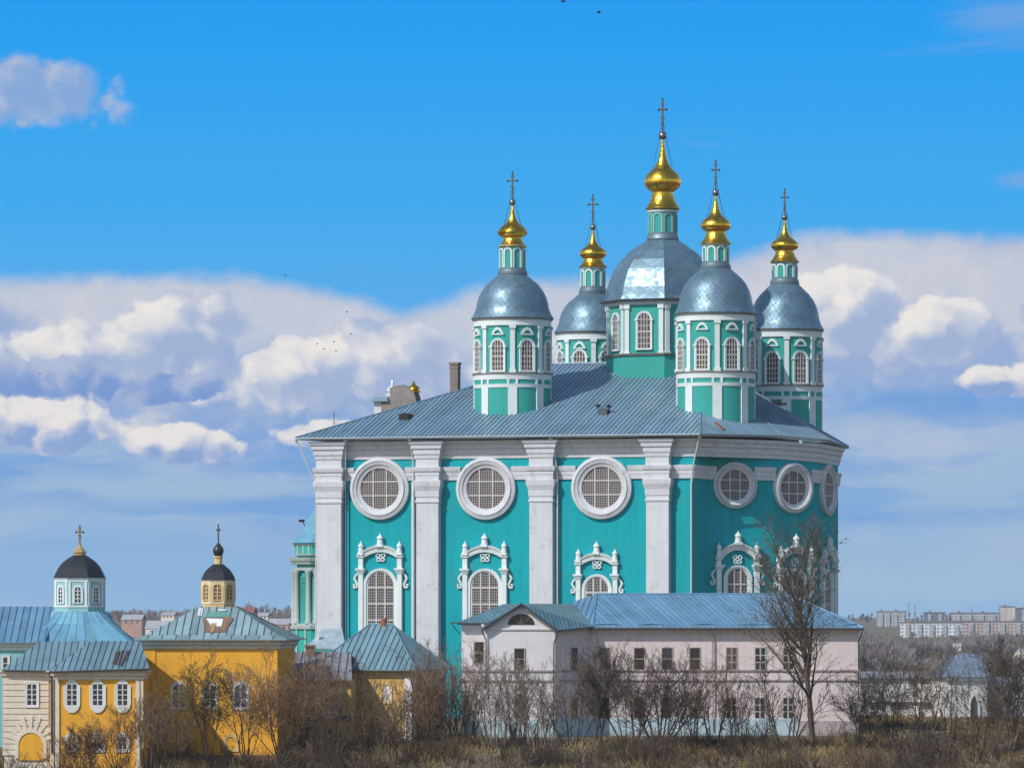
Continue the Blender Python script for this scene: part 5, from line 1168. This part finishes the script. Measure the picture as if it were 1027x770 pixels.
for a in ((158, 622, 641, 26, 3300, CWL, RSL, 'cream two storey house on the far hill between the black dome and the cupola'),
          (132, 616, 628, 22, 3700, RBR, RSL, 'long grey roofed house on the far hill right of the black dome'),
          (168, 613.5, 621, 14, 3900, CWL, RSL, 'small cream house below the far ridge left of the cupola'),
          (247, 608.5, 622, 15, 3300, RBR, RRD, 'dark red roofed house just right of the small cupola'),
          (279, 620, 634, 22, 3300, RBR, RSL, 'brick house with grey roof on the far hill left of the porch turret'),
          (262, 614, 622, 14, 3800, CWL, RSL, 'small pale house on the far hill behind the yellow church roof'),
          (283, 636, 645, 14, 3000, RBR, RRD, 'low red roofed house at the foot of the porch turret'),
          (903, 659, 675, 13, 3400, CWL, RSL, 'cream cottage among bare trees right of the pink building', True),
          (985, 664, 676, 12, 3400, CWL, RSL, 'small cream cottage behind the gate chapel roof', True),
          (1023, 648, 670, 15, 3300, CWL, RSL, 'cream cottage at the right edge among dark bare trees', True),
          (875, 660, 671, 11, 3300, CWL, RSL, 'pale cottage just right of the pink building above the precinct wall', True),
          (893, 646, 655, 12, 3800, CWL, RBR_, 'pale house on the hillside under the left end of the white block', False),
          (958, 645, 653, 11, 3900, CWL, RSL, 'small pale house on the hillside under the pinkish block', False),
          (1003, 650, 659, 12, 3700, CWL, RRD, 'pale house with dark red roof under the cream tower block', False),
          (918, 664, 672, 9, 3450, CWL, RSL, 'tiny white cottage between the cream cottage and the spruce', True),
          (931, 668, 676, 9, 3350, CWL, RRD, 'tiny pale cottage left of the dark spruce', True)): cottage(*a)

# ------------------------------------------------------------------ trees and shrubs
BARK = mat('bark', (0.080, 0.060, 0.046), 0.95, big=.3, fine=.2, scale=1.0)
BARKP = mat('pale_bark', (0.20, 0.165, 0.13), 0.95, big=.3, fine=.3, scale=1.0)
TWD = mat('twig_dark', (0.080, 0.060, 0.047), 0.95, big=.2)
TWB = mat('twig_brown', (0.165, 0.118, 0.075), 0.95, big=.3)
TWR = mat('twig_russet', (0.22, 0.130, 0.062), 0.95, big=.3)
TWP = mat('twig_pale', (0.25, 0.205, 0.165), 0.95, big=.3)
TWM = mat('twig_mauve', (0.185, 0.140, 0.122), 0.95, big=.3)
BUD = mat('bud_green', (0.14, 0.135, 0.025), 0.9, big=.3)
BUDD = mat('bud_dark', (0.055, 0.058, 0.022), 0.9, big=.3)
def rdir(rng, d, ang):
    a = rng.uniform(0, 2 * math.pi); u = d.orthogonal().normalized(); w = d.cross(u)
    return (d * math.cos(ang) + (u * math.cos(a) + w * math.sin(a)) * math.sin(ang)).normalized()
def limb(T, Cw, rng, p, d, L, r, lv, sp):
    "grow one branch and what grows on it; levels below sp['split'] go to the trunk mesh, the rest to the crown"
    n = 5 if lv == 0 else (4 if lv == 1 else 3); pts, dirs = [p.copy()], [d]; q = p.copy()
    for i in range(n):
        d = (d + Vector((rng.gauss(0, 1), rng.gauss(0, 1), rng.gauss(0, .6))) * sp['wig'] + Vector((0, 0, sp['up'][min(lv, len(sp['up']) - 1)]))).normalized()
        q = q + d * (L / n); pts.append(q.copy()); dirs.append(d)
    rads = [max(sp['rmin'], r * (1 - .78 * i / n)) for i in range(n + 1)]
    (T if lv < sp['split'] else Cw).tube(pts, rads, 6 if lv == 0 else (4 if lv == 1 else 3), 0, cap=False, smooth=True)
    if lv + 1 < sp['levels']:
        k = sp['kids'][lv]; lo = sp['from'][min(lv, len(sp['from']) - 1)]
        for j in range(k):
            t = lo + (1 - lo) * (j + rng.random()) / k; f = t * n; i = min(n - 1, int(f)); f -= i
            b = pts[i].lerp(pts[i + 1], f); ang = math.radians(rng.uniform(*sp['ang'])); nd = rdir(rng, dirs[i + 1], ang)
            ll = L * rng.uniform(*sp['len'][lv]) * (1 - sp['short'] * t)
            limb(T, Cw, rng, b, nd, ll, max(sp['rmin'], rads[i] * .5), lv + 1, sp)
    elif sp.get('bud'):
        for j in range(sp['bud']):
            i = rng.randrange(1, n + 1); b = pts[i] + Vector((rng.gauss(0, .05), rng.gauss(0, .05), rng.gauss(0, .05))); s = sp['buds'] * rng.uniform(.6, 1.3)
            u = rdir(rng, Vector((0, 0, 1)), rng.uniform(0, 3.1)); w = rdir(rng, u, math.pi / 2)
            Cw.add([b - u * s, b + w * s * .7, b + u * s, b - w * s * .5], [[0, 1, 2, 3]], 1)
SPEC = {
 'tall': dict(levels=4, kids=(32, 9, 7), ang=(22, 50), len=((.40, .56), (.36, .62), (.34, .6)), short=.42, up=(.10, .13, .09, .05), wig=.07, split=2, rmin=.016, bud=3, buds=.085),
 'spread': dict(levels=4, kids=(9, 7, 6), ang=(20, 55), len=((.36, .66), (.38, .66), (.4, .7)), short=.30, up=(.10, .08, .05, .03), wig=.11, split=2, rmin=.017),
 'stems': dict(levels=4, kids=(9, 4, 3), ang=(16, 48), len=((.26, .46), (.34, .62), (.4, .7)), short=.35, up=(.07, .09, .05, .03), wig=.095, split=1, rmin=.017),
 'bush': dict(levels=3, kids=(7, 5), ang=(15, 50), len=((.3, .6), (.35, .6)), short=.3, up=(.03, .05, .04), wig=.13, split=1, rmin=.010),
}
for v in SPEC.values(): v.setdefault('from', (.22, .25, .2))
SPEC['tall']['from'] = (.20, .2, .2); SPEC['spread']['from'] = (.28, .2, .2); SPEC['stems']['from'] = (.25, .2, .2); SPEC['bush']['from'] = (.15, .2)
PROTO = {}
def make_tree(kind, seed, H, lean=0.0, stems=1, bark=BARK, twig=TWD, bud=None, budm=None, r0=None, over=None):
    "meshes of one tree, standing on the origin"
    rng = random.Random(seed); T, Cw = M(), M(); sp = dict(SPEC[kind]); sp.update(over or {})
    if bud is not None: sp['bud'] = bud
    for k in range(stems):
        if stems == 1: d = Vector((0.02, 0, 1)).normalized(); p = Vector(); h = H; r = r0 or H * .017
        else:
            a = 2 * math.pi * (k + rng.random() * .7) / stems; tilt = lean * rng.uniform(.25, 1.0)
            d = Vector((math.cos(a) * math.sin(tilt), math.sin(a) * math.sin(tilt), math.cos(tilt))); p = Vector((math.cos(a), math.sin(a), 0)) * rng.uniform(.05, .10) * stems * (.5 if kind != 'stems' else 1.2)
            h = H * rng.uniform(.68, 1.0); r = (r0 or H * .011) * rng.uniform(.6, 1.1)
        p.z = -.6; limb(T, Cw, rng, p, d, h, r, 0, sp)
    return T, Cw, [bark], [twig, budm or BUDD]
def plant(name, label, cat, px, py_base, top, Y, kind, seed, group=None, sx=1.0, **kw):
    x = (px - CX) / F * Y; z = ground_z(x, Y) if py_base is None else ZC + (HY - py_base) / F * Y
    H = ZC + (HY - top) / F * Y - z
    T, Cw, bm_, tm_ = make_tree(kind, seed, 1.0 * H, **kw)
    # scale so that the crown really reaches the wanted height
    zt = max(v.z for v in Cw.v); k = H / zt
    for m_ in (T, Cw): m_.v = [Vector((v.x * k * sx, v.y * k * sx, v.z * k)) for v in m_.v]
    root = thing(name, label, cat, (x, Y, z), group)
    for m_, nm, mt in ((T, 'trunk', bm_), (Cw, 'crown', tm_)):
        m_.v = [v + root.location for v in m_.v]; m_.build(nm, mt, root, recalc=False)
    return root
def copy_tree(root, loc, rz, sc, label=None, group=None):
    r = root.copy(); COL.objects.link(r); r.location = loc; r.rotation_euler = (0, 0, rz); r.scale = (sc, sc, sc)
    if label: r['label'] = label
    if group: r['group'] = group
    for ch in list(root.children):
        c = ch.copy(); COL.objects.link(c); c.parent = r
    return r
T_ = lambda *a, **k: plant('bare_tree', a[0], 'tree', *a[1:], **k)
# the tall tree before the right end of the pink building
T_('tall dark bare tree rising past the right end of the pink building', 815, 738, 511, 506, 'tall', 11, bud=3, budm=BUDD, twig=mat('twig_warm', (.135, .100, .078), .95, big=.2), r0=.34, sx=1.3, over=dict(rmin=.014))
# spreading and many-stemmed trees from left to right
T_('yellow green budding tree before the yellow church', 208, 757, 640, 495, 'spread', 21, stems=5, lean=.30, bark=BARK, twig=TWR, bud=4, budm=BUD, over=dict(buds=.085), r0=.13)
T_('russet bare tree with low spreading boughs right of the budding tree', 283, 760, 641, 494, 'spread', 22, stems=9, lean=.85, bark=BARK, twig=TWR, r0=.13, over=dict(kids=(8, 7, 6)))
T_('tawny bare tree with long boughs before the last yellow church window', 246, 760, 656, 496, 'spread', 64, stems=6, lean=.60, twig=TWP, r0=.11, over=dict(kids=(8, 6, 4)))
T_('brown thin stemmed tree against the link building', 318, 757, 650, 503, 'spread', 23, stems=4, lean=.30, twig=TWB, r0=.10, over=dict(kids=(7, 6, 4)))
T_('mauve brown thicket tree between the pavilion and the pink building', 446, 752, 636, 512, 'stems', 25, stems=17, lean=.22, twig=TWM, bark=BARK, over=dict(kids=(10, 4, 3)))
T_('bare russet tree right of the pavilion corner', 428, 752, 655, 510, 'stems', 26, stems=9, lean=.24, twig=TWR)
T_('pale stemmed bare tree before the gabled wing', 498, 752, 641, 509, 'stems', 27, stems=12, lean=.26, twig=TWP, bark=BARKP, over=dict(kids=(10, 4, 3)))
T_('pale twiggy tree before the right corner of the gable wall', 542, 752, 650, 508, 'stems', 28, stems=10, lean=.34, twig=TWP, bark=BARKP, over=dict(kids=(10, 4, 3)))
T_('dark bare tree where wing and long facade meet', 600, 750, 632, 509, 'spread', 29, stems=6, lean=.26, twig=TWD, r0=.11, over=dict(kids=(9, 7, 5)))
T_('dark tree with fanning boughs before the middle of the pink facade', 662, 750, 638, 506, 'spread', 30, stems=12, lean=.78, twig=TWD, r0=.17, over=dict(kids=(9, 7, 5)))
T_('slim bare tree beside the rain pipe of the pink facade', 717, 748, 655, 510, 'stems', 31, stems=7, lean=.16, twig=TWB)
T_('thin twiggy shrub tree below the fourth window of the pink facade', 741, 748, 664, 509, 'stems', 32, stems=7, lean=.34, twig=TWD)
T_('leaning thin tree just left of the tall tree', 786, 748, 652, 508, 'stems', 33, stems=8, lean=.40, twig=TWD)
T_('dark bare tree at the right corner of the pink building', 862, 746, 668, 510, 'spread', 34, stems=5, lean=.36, twig=TWD, r0=.10, over=dict(kids=(8, 6, 4)))
T_('brown bare tree before the precinct wall right of the pink building', 893, 744, 652, 514, 'spread', 35, stems=4, lean=.40, twig=TWM, r0=.11)
T_('branchy bare tree before the middle of the precinct wall', 926, 744, 646, 512, 'spread', 36, stems=4, lean=.46, twig=TWB, r0=.12)
T_('bare tree just left of the gate chapel', 951, 744, 664, 514, 'stems', 37, stems=5, lean=.34, twig=TWB)
T_('slender bare tree before the gate chapel arch', 984, 745, 676, 511, 'stems', 38, stems=5, lean=.30, twig=TWD)
T_('big dark bare tree leaning in at the right edge', 1022, 755, 632, 506, 'spread', 39, stems=10, lean=.62, twig=TWD, r0=.16, over=dict(kids=(10, 7, 5)))
T_('tall grey bare tree behind the right end of the pink building', 878, 720, 628, 620, 'spread', 40, stems=3, lean=.30, twig=TWM, r0=.14)
T_('mauve bare tree behind the precinct wall beside the cream cottage', 912, 715, 640, 640, 'spread', 41, stems=3, lean=.34, twig=TWM, r0=.14)
T_('dark bare tree behind the gate chapel roof', 1003, 715, 640, 640, 'spread', 42, stems=6, lean=.36, twig=TWB, r0=.15)
T_('small orange brown tree before the yellow house', 118, 768, 700, 488, 'spread', 43, stems=9, lean=.66, twig=TWR, r0=.07, over=dict(kids=(7, 6, 4)))
T_('dense dark shrub tree between the yellow house and the yellow church', 165, 764, 690, 492, 'stems', 44, stems=11, lean=.38, twig=TWB)
T_('low russet tree at the left corner of the yellow church', 150, 766, 672, 496, 'stems', 45, stems=9, lean=.24, twig=TWR)
T_('thin brown tree before the pavilion niche', 400, 756, 676, 500, 'stems', 46, stems=9, lean=.26, twig=TWB)

for a in (('tangled brown shrub tree at the left wall of the link building', 298, 755, 668, 511, 'stems', 50, dict(stems=4, lean=.36, twig=TWB)),
          ('mauve twiggy tree in front of the dark old roof', 334, 755, 648, 509, 'stems', 51, dict(stems=7, lean=.30, twig=TWM)),
          ('grey brown twiggy tree over the pavilion left eave', 372, 756, 664, 506, 'stems', 52, dict(stems=8, lean=.32, twig=TWB)),
          ('dark tangled tree just left of the gabled wing', 466, 752, 644, 514, 'stems', 53, dict(stems=10, lean=.34, twig=TWB)),
          ('pale tangled tree below the lunette window', 520, 752, 652, 511, 'stems', 54, dict(stems=8, lean=.40, twig=TWP, bark=BARKP)),
          ('brown thin tree before the shaded wing side', 575, 750, 655, 508, 'stems', 55, dict(stems=6, lean=.40, twig=TWB)),
          ('dark thin tree before the second window of the pink facade', 632, 750, 646, 511, 'stems', 56, dict(stems=6, lean=.45, twig=TWD)),
          ('dark thin tree before the fourth window of the pink facade', 692, 750, 652, 511, 'stems', 57, dict(stems=6, lean=.45, twig=TWD)),
          ('brown twiggy tree over the low precinct wall by the pink corner', 876, 744, 662, 512, 'spread', 58, dict(stems=4, lean=.5, twig=TWM, r0=.10)),
          ('russet twiggy tree between gate chapel and right edge tree', 998, 746, 656, 512, 'spread', 60, dict(stems=4, lean=.5, twig=TWB, r0=.11)),
          ('low orange shrub tree below the first yellow house window', 82, 768, 722, 487, 'spread', 63, dict(stems=8, lean=.7, twig=TWR, r0=.05))):
    T_(*a[:7], **a[7])

# spruce on the far hill
Y = 3400.0; s = Y / F; x = (943.5 - CX) * s; zb_s, zt_s = ZC + (HY - 677) * s, ZC + (HY - 650) * s
SPR = thing('spruce', 'dark green spruce among bare trees left of the gate chapel roof', 'tree', (x, Y, zb_s)); rng = random.Random(5)
m = M(); m.tube([(x, Y, zb_s - 3), (x, Y, zt_s)], [.35, .05], 6); m.build('trunk', BARK, SPR)
m = M()
for i in range(420):
    t = rng.random() ** .8; z = zb_s + 1 + (zt_s - zb_s - 1) * t; r = (1 - t) * 5.2 * rng.uniform(.6, 1.1) + .2; a = rng.uniform(0, 6.28); d = Vector((math.cos(a), math.sin(a), -.35)); w = Vector((-d.y, d.x, 0)) * (.5 + .5 * (1 - t))
    p = Vector((x, Y, z)); m.add([p, p + d * r * .6 + w, p + d * r, p + d * r * .6 - w], [[0, 1, 2, 3]])
m.build('crown', mat('needles', (.030, .045, .022), .95, big=.3), SPR)

# shrubs along the slope: a few kinds, copied
def shrub_proto(seed, H, stems, lean, twig, kind='bush', bark=BARK, over=None):
    return make_tree(kind, seed, H, lean=lean, stems=stems, bark=bark, twig=twig, r0=.022 * H / 2, over=over)
KINDS = [(71, 2.6, 17, .85, TWB), (72, 2.2, 18, .95, TWR), (73, 3.0, 16, .70, TWD), (74, 2.0, 18, 1.0, TWP), (75, 2.8, 16, .7, TWB)]
protos = []
rng = random.Random(8)
bands = [(-10, 150, 'low bare shrub on the bank before the yellow house', 'shrubs before the yellow house', (0, 1, 1, 2)),
         (150, 290, 'low bare shrub on the bank before the yellow church', 'shrubs before the yellow church', (0, 1, 2, 1)),
         (290, 460, 'low bare shrub on the bank before the pavilion and link building', 'shrubs before the pavilion', (0, 0, 4, 2)),
         (460, 600, 'low bare shrub on the bank before the gabled wing', 'shrubs before the gabled wing', (0, 3, 3, 2)),
         (600, 860, 'low bare shrub on the bank before the long pink facade', 'shrubs before the pink facade', (0, 0, 2, 1, 3)),
         (860, 1040, 'low bare shrub on the bank before the precinct wall', 'shrubs before the precinct wall', (2, 2, 0, 3, 4))]
first = {}
for x0, x1, lab, grp, ks in bands:
    for i in range(int((x1 - x0) / 9)):
        k = rng.choice(ks); px = x0 + (x1 - x0) * (i + rng.random()) / int((x1 - x0) / 9); Y = rng.uniform(488, 512); x = (px - CX) / F * Y; z = ground_z(x, Y) - .05
        sc = rng.uniform(.6, 1.6); rz = rng.uniform(0, 6.28)
        if k not in first:
            T, Cw, bm_, tm_ = shrub_proto(*KINDS[k]); root = thing('bare_shrub', lab, 'shrub', (0, 0, 0), grp)
            T.build('stem', bm_, root, recalc=False); Cw.build('twigs', tm_, root, recalc=False); first[k] = root
            root.location = (x, Y, z); root.rotation_euler = (0, 0, rz); root.scale = (sc, sc, sc)
        else: copy_tree(first[k], (x, Y, z), rz, sc, lab, grp)

# dry weeds and brush covering the slope (nobody could count the stalks)
def brush():
    rng = random.Random(17); m = M(); mats = [mat('straw', (.36, .26, .13), .95, big=.3), mat('dry_brown', (.10, .066, .036), .95, big=.3), mat('dark_stalk', (.045, .032, .022), .95, big=.3), mat('olive_weed', (.22, .175, .06), .95, big=.3)]
    n = 12500
    for i in range(n):
        Y = 486 + 29 * rng.random(); px = rng.uniform(-25, 1052)
        if i > 9800: px = rng.uniform(845, 1050); Y = rng.uniform(512, 580)
        x = (px - CX) / F * Y; x = (px - CX) / F * Y; z = ground_z(x, Y)
        c = mnoise.noise(Vector((x * .22, Y * .3, 3.3))) * 1.3; k = 0 if c > .40 else (3 if c > .22 else (1 if c > -.10 else 2))
        if rng.random() < .3: k = rng.randrange(4)
        hh = (.40 + 1.75 * max(0, .5 + mnoise.noise(Vector((x * .13, Y * .22, 9.0))))) * (1.0 if i <= 9800 else .45)
        for j in range(rng.randrange(6, 13)):
            a = rng.uniform(0, 6.28); t = abs(rng.gauss(0, .65)); h = hh * rng.uniform(.5, 1.2); w = rng.uniform(.015, .04)
            b0 = Vector((x + rng.gauss(0, .22), Y + rng.gauss(0, .22), z - .1)); d = Vector((math.cos(a) * math.sin(t), math.sin(a) * math.sin(t), math.cos(t)))
            mid = b0 + d * h * .55; e = mid + (d + Vector((math.cos(a) * .4, math.sin(a) * .4, -.2 * t))) * h * .45; s = Vector((w, 0, 0))
            m.add([b0 - s, b0 + s, mid + s * .8, mid - s * .8, e], [[0, 1, 2, 3], [3, 2, 4]], k)
    tag(m.build('brush', mats, None, (0, 495, ground_z(0, 495)), recalc=False), 'dry brown brush and weeds covering the bank below the buildings', 'brush', kind='stuff')
brush()
def straw_patch():
    rng = random.Random(4); m = M()
    for i in range(1500):
        px = rng.gauss(622, 16); Y = 516 + rng.gauss(0, 2.0); x = (px - CX) / F * Y; z = ground_z(x, Y) + max(0, .95 - abs(px - 622) / 40) * max(0, 1 - abs(Y - 516) / 5)
        a = rng.uniform(0, 6.28); d = Vector((math.cos(a), math.sin(a), .35)); b0 = Vector((x, Y, z)); s = Vector((-d.y, d.x, 0)) * .03
        m.add([b0 - s, b0 + s, b0 + d * rng.uniform(.4, .9)], [[0, 1, 2]])
    tag(m.build('dry_grass', mat('pale_straw', (.46, .33, .15), .95, big=.2), None, (12, 516, ground_z(12, 516)), recalc=False), 'heap of pale dry grass before the corner of the pink building', 'grass', kind='stuff')
straw_patch()
# woods on the far hills, one mass
def far_wood():
    rng = random.Random(23); m = M(); mats = [mat('wood_brown', (.175, .130, .110), .95, big=.2), mat('wood_grey', (.235, .20, .185), .95, big=.2), mat('wood_dark', (.060, .045, .045), .95, big=.2), mat('wood_olive', (.130, .105, .045), .95, big=.2)]
    def tree(x, y, z, h, k):
        for j in range(26):
            a = rng.uniform(0, 6.28); t = rng.uniform(0, .55); b0 = Vector((x, y, z + h * rng.uniform(.1, .55))); d = Vector((math.cos(a) * math.sin(t), math.sin(a) * math.sin(t), math.cos(t)))
            L = (z + h * rng.uniform(.8, 1.05) - b0.z) / max(.5, d.z); w = Vector((.22, 0, 0)); e = b0 + d * L
            m.add([b0 - w, b0 + w, e + w * .5, e - w * .5], [[0, 1, 2, 3]], k)
        m.add([(x - .35, y, z - 3), (x + .35, y, z - 3), (x + .2, y, z + h * .7), (x - .2, y, z + h * .7)], [[0, 1, 2, 3]], 2)
    for i in range(3600):
        right = rng.random() < .62; px = rng.uniform(848, 1045) if right else rng.uniform(95, 325)
        if i > 2300: right = True; px = rng.uniform(-260, 1300)
        Y = rng.uniform(2700, 4400) if right else rng.uniform(2900, 5600)
        x = (px - CX) / F * Y; z = ground_z(x, Y); h = rng.uniform(6, 13) * (1 if Y < 3700 else (.75 if Y < 4050 else .42)) if right else rng.uniform(6, 12)
        c = mnoise.noise(Vector((x * .02, Y * .004, 0)))
        tree(x, Y, z, h, 0 if c > .1 else (1 if c > -.15 else (3 if rng.random() < .4 else 2)))
    for i in range(260):
        px = rng.uniform(90, 325) if rng.random() < .6 else rng.uniform(845, 1045); Y = 5450 + rng.uniform(-150, 150); x = (px - CX) / F * Y
        tree(x, Y, ground_z(x, Y), rng.uniform(6, 13) if px < 400 else rng.uniform(4, 8), rng.choice((0, 1, 2)))
    tag(m.build('far_wood', mats, None, (0, 3500, ground_z(0, 3500)), recalc=False), 'bare brown woods covering the far hillsides', 'wood', kind='stuff')
far_wood()
# birds
def bird(px, py, Y, span, bank, label, group=None):
    p = P(px, py, Y); m = M(); d = Vector((math.cos(bank), .3, 0)).normalized(); u = Vector((-d.y, d.x, 0))
    pts = [(-.42, 0, 0), (-.15, .05, .02), (.12, .06, .03), (.36, 0, .02)]
    m.tube([p + d * span * .5 * a for a, _, _ in pts], [span * .02, span * .075, span * .07, span * .015], 6)
    up_ = Vector((0, 0, 1))
    for s in (-1, 1):
        w = u * s
        q = [p + d * span * .10, p - d * span * .08, p - d * span * .05 + w * span * .28 + up_ * span * .16, p + d * span * .10 + w * span * .26 + up_ * span * .17, p - d * span * .10 + w * span * .55 + up_ * span * .06]
        m.add(q + [v - up_ * span * .02 for v in q], [[0, 1, 2, 3], [3, 2, 4], [5, 8, 7, 6], [8, 9, 7], [0, 3, 8, 5], [1, 6, 7, 2], [3, 4, 9, 8], [2, 7, 9, 4]])
    tag(m.build('bird', mat('plumage', (.03, .03, .035), .8), None, p), label, 'bird', group)
bird(565, 2.0, 420, .85, .6, 'dark bird cut by the top edge of the sky'); bird(600.5, 13, 430, .9, .05, 'dark gliding bird in the blue high above the domes')
bird(778, 252, 560, .55, .8, 'small bird beside the golden onion dome of the rear right tower'); bird(40, 375, 520, .5, .4, 'small bird before the clouds at far left')
bird(286, 276, 520, .5, .2, 'small bird at the top of the cloud bank left of the cathedral'); bird(348, 313, 540, .5, 1.0, 'small bird high over the left end of the cathedral roof')
for px, py, a in ((318, 345, .3), (325, 350, 1.2), (335, 343, .7), (352, 335, .2), (337, 352, 2.0)): bird(px, py, 540, .5, a, 'one of a loose flock of small birds left of the roof', 'flock left of the cathedral roof')
